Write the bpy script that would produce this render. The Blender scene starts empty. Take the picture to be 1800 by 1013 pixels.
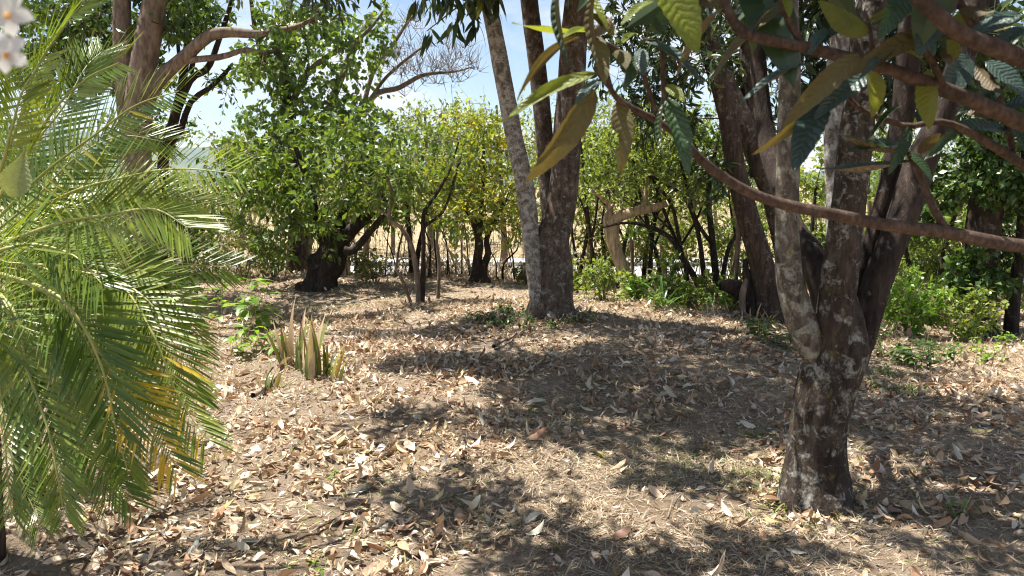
import bpy, math
import numpy as np
from mathutils import Vector, Matrix, noise as mnoise

# ------------------------------------------------------------------ camera, sky, sun, exposure
scene = bpy.context.scene
COL = scene.collection
F = 1285.0                       # focal length in pixels of the 1800 px wide photograph
PITCH = math.radians(7.82)
CAM = np.array([0.0, 0.0, 1.5])
FWD = np.array([0, math.cos(PITCH), -math.sin(PITCH)])
UP = np.array([0, math.sin(PITCH), math.cos(PITCH)])
RIGHT = np.array([1.0, 0, 0])

cd = bpy.data.cameras.new('camera')
cam = bpy.data.objects.new('camera', cd)
COL.objects.link(cam)
cam.location = CAM
cam.rotation_euler = (math.pi / 2 - PITCH, 0, 0)
cd.sensor_width = 36
cd.lens = F / 1800 * 36
cd.clip_start = 0.05
cd.clip_end = 20000
cd.dof.use_dof = True
cd.dof.focus_distance = 7.0
cd.dof.aperture_fstop = 9
scene.camera = cam

SUN = np.array([-0.36, 0.14, 1.0])
SUN /= np.linalg.norm(SUN)
world = bpy.data.worlds.new('World')
scene.world = world
world.use_nodes = True
nt = world.node_tree
nt.nodes.clear()
wo = nt.nodes.new('ShaderNodeOutputWorld')
bg = nt.nodes.new('ShaderNodeBackground')
sky = nt.nodes.new('ShaderNodeTexSky')
sky.sky_type = 'NISHITA'
sky.sun_disc = False
sky.sun_elevation = math.asin(SUN[2])
sky.sun_rotation = math.atan2(SUN[0], SUN[1])
sky.air_density = 1.0
sky.dust_density = 0.35
sky.ozone_density = 1.8
tc = nt.nodes.new('ShaderNodeTexCoord')
mp = nt.nodes.new('ShaderNodeMapping')
mp.inputs['Scale'].default_value = (1.0, 1.0, 2.6)
mp.inputs['Location'].default_value = (0.25, 0.0, 0.1)
cn = nt.nodes.new('ShaderNodeTexNoise')
cn.inputs['Scale'].default_value = 3.2
cn.inputs['Detail'].default_value = 9
cn.inputs['Roughness'].default_value = 0.55
cr = nt.nodes.new('ShaderNodeValToRGB')
cr.color_ramp.elements[0].position = 0.47
cr.color_ramp.elements[1].position = 0.68
cmx = nt.nodes.new('ShaderNodeMix')
cmx.data_type = 'RGBA'
cmx.inputs['B'].default_value = (6.5, 6.7, 7.2, 1)
nt.links.new(tc.outputs['Generated'], mp.inputs['Vector'])
nt.links.new(mp.outputs['Vector'], cn.inputs['Vector'])
nt.links.new(cn.outputs['Fac'], cr.inputs['Fac'])
nt.links.new(cr.outputs['Color'], cmx.inputs['Factor'])
nt.links.new(sky.outputs['Color'], cmx.inputs['A'])
nt.links.new(cmx.outputs['Result'], bg.inputs['Color'])
nt.links.new(bg.outputs['Background'], wo.inputs['Surface'])
bg.inputs['Strength'].default_value = 0.06

sl = bpy.data.lights.new('sun', 'SUN')
sl.energy = 5.0
sl.angle = math.radians(0.53)
sl.color = (1.0, 0.955, 0.88)
so = bpy.data.objects.new('sun', sl)
COL.objects.link(so)
so.location = SUN * 30
so.rotation_euler = Vector(SUN).to_track_quat('Z', 'Y').to_euler()

scene.view_settings.view_transform = 'Standard'
scene.view_settings.look = 'None'
scene.view_settings.gamma = 1
scene.view_settings.use_curve_mapping = False
scene.view_settings.exposure = 1.45
scene.render.engine = 'CYCLES'
scene.cycles.max_bounces = 6
scene.cycles.transparent_max_bounces = 4
scene.cycles.diffuse_bounces = 3
scene.cycles.glossy_bounces = 2
scene.cycles.transmission_bounces = 5
scene.cycles.caustics_reflective = False
scene.cycles.caustics_refractive = False
scene.cycles.sample_clamp_indirect = 6
scene.cycles.use_denoising = True
scene.cycles.filter_width = 1.1

HAZE = 0.00007
rng = np.random.default_rng(7)
R = rng.random
def U(a, b, n=None): return rng.uniform(a, b, n)
def unit(v):
    v = np.asarray(v, float)
    return v / np.maximum(np.linalg.norm(v, axis=-1, keepdims=True), 1e-9)
def rdir(n): return unit(rng.normal(size=(n, 3)))

# ------------------------------------------------------------------ places: pixel of the photograph + distance -> point
def sstep(a, b, x):
    t = np.clip((x - a) / (b - a), 0, 1)
    return t * t * (3 - 2 * t)

def height(x, y):
    x = np.asarray(x, float); y = np.asarray(y, float)
    h = 0.035 * np.sin(x * 1.1 + 0.6) * np.cos(y * 0.8) + 0.02 * np.sin(x * 2.7 + y * 1.9) + 0.012 * np.sin(x * 5.1 - y * 4.3)
    h = h + 0.10 * np.exp(-(((x - 0.1) / 1.6) ** 2 + ((y - 8.6) / 1.3) ** 2))
    h = h * (1 - sstep(13, 17, y)) - 1.25 * sstep(12.0 - 0.1 * x, 17.5 - 0.1 * x, y)
    h = h - 0.25 * sstep(2.5, 6, x) * sstep(5, 9, y)
    return h + 1.3 * sstep(29, 60, y) + 2.0 * sstep(60, 160, y)

def fine(x, y):
    x = np.atleast_1d(x); y = np.atleast_1d(y)
    out = np.zeros(len(x))
    for i, (a, b_) in enumerate(zip(x.tolist(), y.tolist())):
        if abs(a) < 9 and -1 < b_ < 14:
            out[i] = 0.01 * mnoise.noise(Vector((a * 5, b_ * 5, 0))) + 0.014 * mnoise.noise(Vector((a * 2, b_ * 2, 3)))
    return out

def P(u, v, d):
    """point seen at pixel (u, v) whose world y is d"""
    dr = FWD + RIGHT * ((u - 900) / F) + UP * ((506.5 - v) / F)
    return CAM + dr * (d / dr[1])

def Wd(px, d): return px * d / F                      # pixels -> metres at distance d

def G(u, v):
    """ground point seen at pixel (u, v)"""
    dr = FWD + RIGHT * ((u - 900) / F) + UP * ((506.5 - v) / F)
    z = 0.0
    for _ in range(12):
        t = (z - CAM[2]) / dr[2]
        p = CAM + dr * t
        z = 0.5 * z + 0.5 * float(height(p[0], p[1]))
    p[2] = float(height(p[0], p[1]))
    return p

def to_px(p):
    q = np.asarray(p, float) - CAM
    zc = q @ FWD
    return 900 + F * (q @ RIGHT) / zc, 506.5 - F * (q @ UP) / zc

# ------------------------------------------------------------------ mesh helpers
def mesh_from(name, verts, faces, tint=None, uv=None, smooth=False):
    """verts (n,3), faces (m,k) all of the same k"""
    me = bpy.data.meshes.new(name)
    verts = np.ascontiguousarray(verts, dtype=np.float32)
    faces = np.ascontiguousarray(faces, dtype=np.int32)
    m, k = faces.shape
    me.vertices.add(len(verts)); me.vertices.foreach_set('co', verts.ravel())
    me.loops.add(m * k); me.loops.foreach_set('vertex_index', faces.ravel())
    me.polygons.add(m)
    me.polygons.foreach_set('loop_start', np.arange(0, m * k, k, dtype=np.int32))
    me.polygons.foreach_set('use_smooth', np.full(m, smooth))
    if tint is not None:
        a = me.attributes.new('tint', 'FLOAT', 'POINT')
        a.data.foreach_set('value', np.ascontiguousarray(tint, dtype=np.float32))
    if uv is not None:
        l = me.uv_layers.new(name='uv')
        l.data.foreach_set('uv', np.ascontiguousarray(uv[faces.ravel()], dtype=np.float32).ravel())
    me.update(calc_edges=True)
    return me

def add_obj(name, me, mat=None, parent=None, loc=None, **props):
    o = bpy.data.objects.new(name, me)
    COL.objects.link(o)
    if mat is not None and me is not None and len(me.materials) == 0: me.materials.append(mat)
    if parent is not None: o.parent = parent
    if loc is not None: o.location = loc
    for k, v in props.items(): o[k] = v
    return o

def thing(name, label, cat, loc, group=None):
    o = add_obj(name, None, loc=loc, label=label, category=cat)
    o.empty_display_size = 0.1
    if group: o['group'] = group
    return o

def catmull(pts, n):
    pts = np.asarray(pts, float)
    m = len(pts)
    ext = np.vstack([2 * pts[0] - pts[1], pts, 2 * pts[-1] - pts[-2]])
    t = np.linspace(0, m - 1 - 1e-6, n)
    i = t.astype(int); f = (t - i)[:, None]
    a, b, c, d = ext[i], ext[i + 1], ext[i + 2], ext[i + 3]
    return 0.5 * (2 * b + (c - a) * f + (2 * a - 5 * b + 4 * c - d) * f ** 2 + (3 * b - a - 3 * c + d) * f ** 3)

def tube(pts, rad, sides=10, rough=0.0, nscale=3.0, seed=0.0, cap=True, ridges=0.0):
    """a limb along pts: returns verts, faces (quads)"""
    pts = np.asarray(pts, float); rad = np.asarray(rad, float)
    n = len(pts)
    tan = unit(np.gradient(pts, axis=0))
    ref = np.array([0.0, -1.0, 0.15])
    x = unit(np.cross(tan, ref)); y = np.cross(x, tan)
    ang = np.linspace(0, 2 * math.pi, sides, endpoint=False)
    ca, sa = np.cos(ang), np.sin(ang)
    rr = np.repeat(rad[:, None], sides, 1)
    if rough > 0:
        for i in range(n):
            p = pts[i]
            for j in range(sides):
                q = Vector((p[0] * nscale + ca[j] * 1.3 + seed, p[1] * nscale + sa[j] * 1.3, p[2] * nscale * 0.6))
                v = mnoise.noise(q) + 0.5 * mnoise.noise(q * 2.7) + 0.35 * mnoise.noise(q * 7.1)
                if ridges:
                    v += ridges * mnoise.noise(Vector((ca[j] * 6 + seed, sa[j] * 6, p[2] * 4)))
                rr[i, j] *= 1 + rough * v
    V = pts[:, None, :] + rr[..., None] * (ca[None, :, None] * x[:, None, :] + sa[None, :, None] * y[:, None, :])
    V = V.reshape(-1, 3)
    i = np.arange(n - 1)[:, None] * sides; j = np.arange(sides)[None, :]; k = (j + 1) % sides
    Fq = np.stack([i + j, i + k, i + sides + k, i + sides + j], -1).reshape(-1, 4)
    if cap:
        V = np.vstack([V, pts[-1] + tan[-1] * rad[-1] * 0.5])
        c = len(V) - 1; b = (n - 1) * sides
        Fq = np.vstack([Fq, np.array([[b + a, b + (a + 1) % sides, c, c] for a in range(sides)])])
    return V, Fq

def fix_tris(me): me.validate()

def sticks(a, b, ra, rb, sides=3):
    """many straight tapered twigs: a, b (n,3)"""
    a = np.asarray(a, float); b = np.asarray(b, float); n = len(a)
    if n == 0: return np.zeros((0, 3)), np.zeros((0, 4), int)
    t = unit(b - a)
    ref = np.where(np.abs(t[:, 2:3]) > 0.9, np.array([[1.0, 0, 0]]), np.array([[0, 0, 1.0]]))
    x = unit(np.cross(t, ref)); y = np.cross(x, t)
    ang = np.linspace(0, 2 * math.pi, sides, endpoint=False)
    ring = np.cos(ang)[None, :, None] * x[:, None] + np.sin(ang)[None, :, None] * y[:, None]
    ra = np.broadcast_to(np.asarray(ra, float), (n,)); rb = np.broadcast_to(np.asarray(rb, float), (n,))
    V = np.concatenate([a[:, None] + ring * ra[:, None, None], b[:, None] + ring * rb[:, None, None]], 1)
    j = np.arange(sides); k = (j + 1) % sides
    f = np.stack([j, k, k + sides, j + sides], -1)
    Fq = (np.arange(n)[:, None, None] * 2 * sides + f[None]).reshape(-1, 4)
    return V.reshape(-1, 3), Fq

def join(parts):
    V, Fs, o = [], [], 0
    for v, f in parts:
        if len(v) == 0: continue
        V.append(v); Fs.append(f + o); o += len(v)
    return np.vstack(V), np.vstack(Fs)

def blade(nseg=2, width=0.4, fold=0.25, bend=0.15, curl=0.0, peak=0.45, twist=0.0, tipw=0.0):
    """leaf template: length 1 along +y, across x, up z. returns verts, tris, uv"""
    V, uv, rows = [], [], []
    for i in range(nseg + 1):
        t = i / nseg
        w = width * 0.5 * (math.sin(math.pi * min(1, t ** (math.log(0.5) / math.log(peak)))) ** 0.8)
        if i == nseg: w = width * 0.5 * tipw
        if bend != 0:
            th = bend * 2 * t
            yy = math.sin(th) / (bend * 2); zz = -(1 - math.cos(th)) / (bend * 2)
        else: yy, zz = t, 0
        if w < 1e-4:
            rows.append((len(V),)); V.append((0, yy, zz)); uv.append((0.5, t))
        else:
            a = fold + curl * t
            ca, sa = math.cos(a), math.sin(a)
            tw = twist * t
            rows.append((len(V), len(V) + 1, len(V) + 2))
            for sx in (-1, 0, 1):
                px, pz = sx * w * ca, abs(sx) * w * sa
                V.append((px * math.cos(tw) - pz * math.sin(tw), yy, zz + pz * math.cos(tw) + px * math.sin(tw)))
                uv.append((0.5 + 0.5 * sx, t))
    T = []
    for r0, r1 in zip(rows[:-1], rows[1:]):
        if len(r0) == 1 and len(r1) == 3: T += [(r0[0], r1[1], r1[0]), (r0[0], r1[2], r1[1])]
        elif len(r0) == 3 and len(r1) == 1: T += [(r0[0], r0[1], r1[0]), (r0[1], r0[2], r1[0])]
        elif len(r0) == 3:
            for s in (0, 1):
                T += [(r0[s], r0[s + 1], r1[s + 1]), (r0[s], r1[s + 1], r1[s])]
    return np.array(V, float), np.array(T, int), np.array(uv, float)

def basis(d, n):
    d = unit(d)
    x = unit(np.cross(d, n)); z = np.cross(x, d)
    return np.stack([x, d, z], -1)          # columns

def scatter(templates, pos, d, n, length, tint):
    """leaf copies joined in one mesh: returns verts, tris, tint, uv"""
    pos = np.asarray(pos, float); N = len(pos)
    B = basis(d, n)
    which = rng.integers(0, len(templates), N)
    Vs, Ts, Ti, UVs, o = [], [], [], [], 0
    for w, (tv, tt, tu) in enumerate(templates):
        s = np.where(which == w)[0]
        if len(s) == 0: continue
        v = np.einsum('nij,kj->nki', B[s], tv) * length[s][:, None, None] + pos[s][:, None, :]
        Vs.append(v.reshape(-1, 3))
        Ts.append((np.arange(len(s))[:, None, None] * len(tv) + tt[None]).reshape(-1, 3) + o)
        Ti.append(np.repeat(tint[s], len(tv))); UVs.append(np.tile(tu, (len(s), 1)))
        o += len(s) * len(tv)
    return np.vstack(Vs), np.vstack(Ts), np.concatenate(Ti), np.vstack(UVs)

# ------------------------------------------------------------------ materials
def mat_new(name):
    m = bpy.data.materials.new(name); m.use_nodes = True
    t = m.node_tree; t.nodes.clear()
    out = t.nodes.new('ShaderNodeOutputMaterial')
    return m, t, out
def node(t, kind, **kw):
    n = t.nodes.new(kind)
    for k, v in kw.items(): setattr(n, k, v)
    return n
def ramp(t, stops, fac=None, interp='LINEAR'):
    r = node(t, 'ShaderNodeValToRGB'); c = r.color_ramp; c.interpolation = interp
    while len(c.elements) < len(stops): c.elements.new(0.5)
    for e, (p, col) in zip(c.elements, stops):
        e.position = p; e.color = (*col, 1) if len(col) == 3 else col
    if fac is not None: t.links.new(fac, r.inputs['Fac'])
    return r
def noise_tex(t, scale, detail=4, rough=0.55, vec=None, dist=0.0):
    n = node(t, 'ShaderNodeTexNoise')
    n.inputs['Scale'].default_value = scale; n.inputs['Detail'].default_value = detail
    n.inputs['Roughness'].default_value = rough; n.inputs['Distortion'].default_value = dist
    if vec is not None: t.links.new(vec, n.inputs['Vector'])
    return n
def mixc(t, fac, a, b, blend='MIX'):
    m = node(t, 'ShaderNodeMix', data_type='RGBA', blend_type=blend)
    for s, k in ((fac, 'Factor'), (a, 'A'), (b, 'B')):
        if isinstance(s, (int, float)): m.inputs[k].default_value = s
        elif isinstance(s, tuple): m.inputs[k].default_value = (*s, 1)
        else: t.links.new(s, m.inputs[k])
    return m.outputs['Result']

def leaf_mat(name, stops, rough=0.42, transl=0.38, under=None, per_object=False, veins=0.0, glow=(1.25, 1.15, 0.45), spec=0.5, tips=None):
    m, t, out = mat_new(name)
    L = t.links
    if per_object: fac = node(t, 'ShaderNodeObjectInfo').outputs['Random']
    else: fac = node(t, 'ShaderNodeAttribute', attribute_name='tint').outputs['Fac']
    col = ramp(t, stops, fac).outputs['Color']
    tcn = node(t, 'ShaderNodeTexCoord')
    blot = noise_tex(t, 23, 3, 0.6, tcn.outputs['Object'])
    col = mixc(t, 0.35, col, mixc(t, 1.0, col, ramp(t, [(0.3, (0.55, 0.55, 0.5)), (0.7, (1.35, 1.35, 1.3))], blot.outputs['Fac']).outputs['Color'], 'MULTIPLY'))
    if tips is not None:
        sp_ = node(t, 'ShaderNodeSeparateXYZ'); L.new(tcn.outputs['UV'], sp_.inputs[0])
        col = mixc(t, ramp(t, [(0.82, (0, 0, 0)), (0.97, (0.9, 0.9, 0.9))], sp_.outputs['Y']).outputs['Color'], col, tips)
    front = col
    if under is not None:
        geo = node(t, 'ShaderNodeNewGeometry')
        col = mixc(t, geo.outputs['Backfacing'], col, under)
    p = node(t, 'ShaderNodeBsdfPrincipled')
    p.inputs['Roughness'].default_value = rough
    p.inputs['Specular IOR Level'].default_value = spec
    if veins > 0:
        sep = node(t, 'ShaderNodeSeparateXYZ'); L.new(tcn.outputs['UV'], sep.inputs[0])
        ab = node(t, 'ShaderNodeMath', operation='SUBTRACT'); L.new(sep.outputs['X'], ab.inputs[0]); ab.inputs[1].default_value = 0.5
        ab2 = node(t, 'ShaderNodeMath', operation='ABSOLUTE'); L.new(ab.outputs[0], ab2.inputs[0])
        ml = node(t, 'ShaderNodeMath', operation='MULTIPLY_ADD'); L.new(ab2.outputs[0], ml.inputs[0]); ml.inputs[1].default_value = -0.28; L.new(sep.outputs['Y'], ml.inputs[2])
        wob = noise_tex(t, 14, 2, 0.5, tcn.outputs['Object'])
        mw = node(t, 'ShaderNodeMath', operation='MULTIPLY_ADD'); L.new(wob.outputs['Fac'], mw.inputs[0]); mw.inputs[1].default_value = 0.09; L.new(ml.outputs[0], mw.inputs[2])
        sn = node(t, 'ShaderNodeMath', operation='MULTIPLY'); L.new(mw.outputs[0], sn.inputs[0]); sn.inputs[1].default_value = 74.0
        oi = node(t, 'ShaderNodeObjectInfo')
        spot = noise_tex(t, 9, 5, 0.7, None); spot.noise_dimensions = '4D'
        L.new(tcn.outputs['Object'], spot.inputs['Vector']); rw = node(t, 'ShaderNodeMath', operation='MULTIPLY'); L.new(oi.outputs['Random'], rw.inputs[0]); rw.inputs[1].default_value = 40.0; L.new(rw.outputs[0], spot.inputs['W'])
        col = mixc(t, ramp(t, [(0.62, (0, 0, 0)), (0.68, (0.8, 0.8, 0.8))], spot.outputs['Fac']).outputs['Color'], col, (0.13, 0.075, 0.03))
        si = node(t, 'ShaderNodeMath', operation='SINE'); L.new(sn.outputs[0], si.inputs[0])
        mid = ramp(t, [(0.0, (1, 1, 1)), (0.035, (0, 0, 0))], ab2.outputs[0]).outputs['Color']
        vein = ramp(t, [(0.86, (0, 0, 0)), (1.0, (1, 1, 1))], si.outputs[0]).outputs['Color']
        vv = node(t, 'ShaderNodeMath', operation='MAXIMUM'); L.new(mid, vv.inputs[0]); L.new(vein, vv.inputs[1])
        vf = node(t, 'ShaderNodeMath', operation='MULTIPLY'); L.new(vv.outputs[0], vf.inputs[0]); vf.inputs[1].default_value = 0.2
        col = mixc(t, vf.outputs[0], col, mixc(t, 1.0, col, (1.5, 1.5, 1.3), 'MULTIPLY'))
        bp = node(t, 'ShaderNodeBump'); bp.inputs['Strength'].default_value = veins; bp.inputs['Distance'].default_value = 0.0016
        bh = node(t, 'ShaderNodeMath', operation='MULTIPLY_ADD'); L.new(vv.outputs[0], bh.inputs[0]); bh.inputs[1].default_value = -0.5; L.new(si.outputs[0], bh.inputs[2])
        L.new(bh.outputs[0], bp.inputs['Height']); L.new(bp.outputs['Normal'], p.inputs['Normal'])
    L.new(col, p.inputs['Base Color'])
    tr = node(t, 'ShaderNodeBsdfTranslucent')
    L.new(mixc(t, 1.0, front, glow, 'MULTIPLY'), tr.inputs['Color'])
    mx = node(t, 'ShaderNodeMixShader'); mx.inputs[0].default_value = transl
    L.new(p.outputs[0], mx.inputs[1]); L.new(tr.outputs[0], mx.inputs[2])
    L.new(mx.outputs[0], out.inputs['Surface'])
    return m

def bark_mat(name, dark, mid, light, lichen=None, amount=0.5, moss=None, scale=9.0, stretch=0.22, bump=0.6):
    m, t, out = mat_new(name); L = t.links
    tcn = node(t, 'ShaderNodeTexCoord')
    mp = node(t, 'ShaderNodeMapping'); mp.inputs['Scale'].default_value = (1, 1, stretch); L.new(tcn.outputs['Object'], mp.inputs['Vector'])
    n1 = noise_tex(t, scale * 3.2, 7, 0.65, mp.outputs['Vector'], 0.3)
    n2 = noise_tex(t, scale * 0.45, 4, 0.55, tcn.outputs['Object'])
    col = ramp(t, [(0.3, dark), (0.52, mid), (0.75, light)], n1.outputs['Fac']).outputs['Color']
    col = mixc(t, 0.7, col, mixc(t, 1.0, col, ramp(t, [(0.3, (0.5, 0.5, 0.5)), (0.7, (1.35, 1.3, 1.25))], n2.outputs['Fac']).outputs['Color'], 'MULTIPLY'))
    if lichen is not None:
        n3 = noise_tex(t, scale * 1.5, 8, 0.62, tcn.outputs['Object'], 0.6)
        n4 = noise_tex(t, scale * 8, 3, 0.6, tcn.outputs['Object'])
        ad = node(t, 'ShaderNodeMath', operation='MULTIPLY_ADD'); L.new(n4.outputs['Fac'], ad.inputs[0]); ad.inputs[1].default_value = 0.35; L.new(n3.outputs['Fac'], ad.inputs[2])
        lo = 0.86 - 0.26 * amount
        msk = ramp(t, [(lo, (0, 0, 0)), (lo + 0.16, (0.85, 0.85, 0.85))], ad.outputs[0]).outputs['Color']
        col = mixc(t, msk, col, mixc(t, n4.outputs['Fac'], tuple(0.65 * c for c in lichen), lichen))
    if moss is not None:
        n5 = noise_tex(t, scale * 2.2, 8, 0.7, tcn.outputs['Object'], 0.5)
        msk = ramp(t, [(0.56, (0, 0, 0)), (0.7, (1, 1, 1))], n5.outputs['Fac']).outputs['Color']
        col = mixc(t, mixc(t, 1.0, msk, (0.75, 0.75, 0.75), 'MULTIPLY'), col, moss)
    p = node(t, 'ShaderNodeBsdfPrincipled'); p.inputs['Roughness'].default_value = 0.85; p.inputs['Specular IOR Level'].default_value = 0.25
    L.new(col, p.inputs['Base Color'])
    n6 = noise_tex(t, scale * 7, 6, 0.7, mp.outputs['Vector'], 0.4)
    bp = node(t, 'ShaderNodeBump'); bp.inputs['Strength'].default_value = bump; bp.inputs['Distance'].default_value = 0.012
    L.new(n6.outputs['Fac'], bp.inputs['Height']); L.new(bp.outputs['Normal'], p.inputs['Normal'])
    L.new(p.outputs[0], out.inputs['Surface'])
    return m

def plain_mat(name, a, b, scale=8.0, rough=0.8, bump=0.2):
    m, t, out = mat_new(name); L = t.links
    tcn = node(t, 'ShaderNodeTexCoord')
    n1 = noise_tex(t, scale, 6, 0.6, tcn.outputs['Object'])
    p = node(t, 'ShaderNodeBsdfPrincipled'); p.inputs['Roughness'].default_value = rough
    L.new(ramp(t, [(0.3, a), (0.7, b)], n1.outputs['Fac']).outputs['Color'], p.inputs['Base Color'])
    bp = node(t, 'ShaderNodeBump'); bp.inputs['Strength'].default_value = bump; bp.inputs['Distance'].default_value = 0.02
    L.new(n1.outputs['Fac'], bp.inputs['Height']); L.new(bp.outputs['Normal'], p.inputs['Normal'])
    L.new(p.outputs[0], out.inputs['Surface'])
    return m

M = {}
M['bark_grey'] = bark_mat('grey_lichen_bark', (0.05, 0.04, 0.033), (0.17, 0.145, 0.125), (0.29, 0.26, 0.23), (0.5, 0.49, 0.46), 0.9, None, 9, 0.5)
M['bark_brown'] = bark_mat('brown_bark', (0.028, 0.02, 0.015), (0.095, 0.069, 0.054), (0.175, 0.135, 0.105), (0.32, 0.31, 0.28), 0.62, None, 9, 0.4)
M['bark_near'] = bark_mat('mossy_near_bark', (0.013, 0.01, 0.008), (0.055, 0.04, 0.031), (0.115, 0.088, 0.07), (0.4, 0.39, 0.34), 0.6, (0.17, 0.135, 0.045), 9, 0.3, 0.9)
M['bark_nearlichen'] = bark_mat('lichened_near_bark', (0.03, 0.025, 0.02), (0.12, 0.1, 0.08), (0.22, 0.19, 0.15), (0.4, 0.39, 0.32), 0.72, (0.24, 0.185, 0.05), 10, 0.5, 0.8)
M['bark_dark'] = bark_mat('dark_bark', (0.01, 0.008, 0.007), (0.04, 0.028, 0.022), (0.09, 0.065, 0.05), (0.25, 0.24, 0.21), 0.3, None, 8, 0.3, 0.9)
M['bark_red'] = bark_mat('red_brown_bark', (0.02, 0.013, 0.01), (0.065, 0.044, 0.033), (0.125, 0.09, 0.07), (0.26, 0.25, 0.22), 0.45, None, 8, 0.18, 0.9)
M['bark_twig'] = bark_mat('brown_twig_bark', (0.035, 0.022, 0.016), (0.095, 0.062, 0.045), (0.18, 0.128, 0.1), None, 0, None, 30, 0.6, 0.4)
M['bark_pale'] = bark_mat('cream_bark', (0.14, 0.09, 0.055), (0.5, 0.38, 0.26), (0.64, 0.54, 0.41), None, 0, None, 9, 0.16, 0.9)
M['bark_tan'] = bark_mat('tan_bark', (0.08, 0.055, 0.04), (0.2, 0.15, 0.115), (0.34, 0.27, 0.21), None, 0, None, 7, 0.3, 0.5)
M['deadwood'] = bark_mat('grey_dead_wood', (0.12, 0.095, 0.075), (0.26, 0.21, 0.17), (0.42, 0.36, 0.3), None, 0, None, 14, 0.3, 0.4)

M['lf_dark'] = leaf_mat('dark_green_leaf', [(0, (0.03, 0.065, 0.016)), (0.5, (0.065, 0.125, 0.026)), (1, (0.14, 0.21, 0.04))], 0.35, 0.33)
M['lf_mid'] = leaf_mat('mid_green_leaf', [(0, (0.06, 0.11, 0.024)), (0.55, (0.13, 0.21, 0.042)), (1, (0.26, 0.33, 0.075))], 0.42, 0.46)
M['lf_vine'] = leaf_mat('vine_green_leaf', [(0, (0.065, 0.125, 0.03)), (0.6, (0.155, 0.245, 0.06)), (1, (0.3, 0.38, 0.12))], 0.4, 0.48)
M['lf_light'] = leaf_mat('light_green_leaf', [(0, (0.1, 0.155, 0.033)), (0.5, (0.205, 0.285, 0.065)), (0.92, (0.34, 0.4, 0.12)), (1, (0.5, 0.38, 0.06))], 0.45, 0.5)
M['lf_yellow'] = leaf_mat('yellowing_leaf', [(0, (0.16, 0.22, 0.04)), (0.5, (0.28, 0.36, 0.075)), (0.7, (0.4, 0.43, 0.07)), (0.84, (0.62, 0.48, 0.05)), (0.97, (0.66, 0.32, 0.02))], 0.45, 0.45)
M['lf_olive'] = leaf_mat('olive_leaf', [(0, (0.1, 0.12, 0.045)), (0.6, (0.2, 0.22, 0.085)), (1, (0.34, 0.31, 0.14))], 0.5, 0.42)
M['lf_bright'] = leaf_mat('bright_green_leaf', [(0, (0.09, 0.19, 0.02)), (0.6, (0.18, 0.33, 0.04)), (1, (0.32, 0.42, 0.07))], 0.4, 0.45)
M['lf_mango'] = leaf_mat('lance_leaf', [(0, (0.022, 0.042, 0.02)), (0.7, (0.05, 0.085, 0.032)), (0.93, (0.1, 0.13, 0.04)), (1, (0.26, 0.26, 0.03))], 0.35, 0.25, per_object=False)
M['lf_mango_o'] = leaf_mat('lance_leaf_single', [(0, (0.022, 0.042, 0.02)), (0.7, (0.05, 0.085, 0.032)), (0.93, (0.1, 0.13, 0.04)), (1, (0.26, 0.26, 0.03))], 0.35, 0.25, per_object=True)
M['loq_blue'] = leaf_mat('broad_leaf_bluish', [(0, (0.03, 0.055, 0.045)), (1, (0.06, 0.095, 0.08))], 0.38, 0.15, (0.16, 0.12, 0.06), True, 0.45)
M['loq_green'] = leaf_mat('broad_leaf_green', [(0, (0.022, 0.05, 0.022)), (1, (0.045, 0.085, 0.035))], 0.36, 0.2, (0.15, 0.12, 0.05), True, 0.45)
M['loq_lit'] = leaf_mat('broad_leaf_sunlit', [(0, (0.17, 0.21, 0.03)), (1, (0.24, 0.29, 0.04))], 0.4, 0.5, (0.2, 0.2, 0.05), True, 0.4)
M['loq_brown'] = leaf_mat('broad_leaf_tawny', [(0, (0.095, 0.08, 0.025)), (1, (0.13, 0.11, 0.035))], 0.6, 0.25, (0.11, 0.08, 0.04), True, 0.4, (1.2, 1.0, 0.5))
PALM_STOPS = [(0, (0.07, 0.14, 0.02)), (0.5, (0.15, 0.225, 0.03)), (0.9, (0.29, 0.34, 0.05)), (0.96, (0.36, 0.38, 0.05)), (1, (0.62, 0.44, 0.03))]
M['palm'] = leaf_mat('palm_leaflet', PALM_STOPS, 0.36, 0.42, spec=0.6, tips=(.32, .24, .09))
M['palm_o'] = leaf_mat('palm_leaflet_single', PALM_STOPS, 0.36, 0.42, per_object=True, spec=0.6, tips=(.32, .24, .09))
M['palm_yellow'] = leaf_mat('palm_leaflet_yellow', [(0, (0.4, 0.3, 0.02)), (1, (0.6, 0.42, 0.03))], 0.35, 0.35)
M['rachis'] = plain_mat('palm_rachis', (0.22, 0.26, 0.06), (0.36, 0.34, 0.1), 12, 0.5, 0.1)
M['strap'] = leaf_mat('strap_leaf', [(0, (0.03, 0.08, 0.015)), (0.7, (0.09, 0.17, 0.03)), (1, (0.2, 0.26, 0.06))], 0.35, 0.3)
DRY = [(0, (0.13, 0.07, 0.045)), (0.2, (0.3, 0.17, 0.1)), (0.45, (0.42, 0.28, 0.18)), (0.7, (0.55, 0.42, 0.3)), (0.9, (0.72, 0.64, 0.54)), (1, (0.5, 0.36, 0.1))]
M['litter'] = leaf_mat('dry_leaf_litter', DRY, 0.6, 0.15, None, False, 0, (1, 0.9, 0.7), 0.3)

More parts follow.
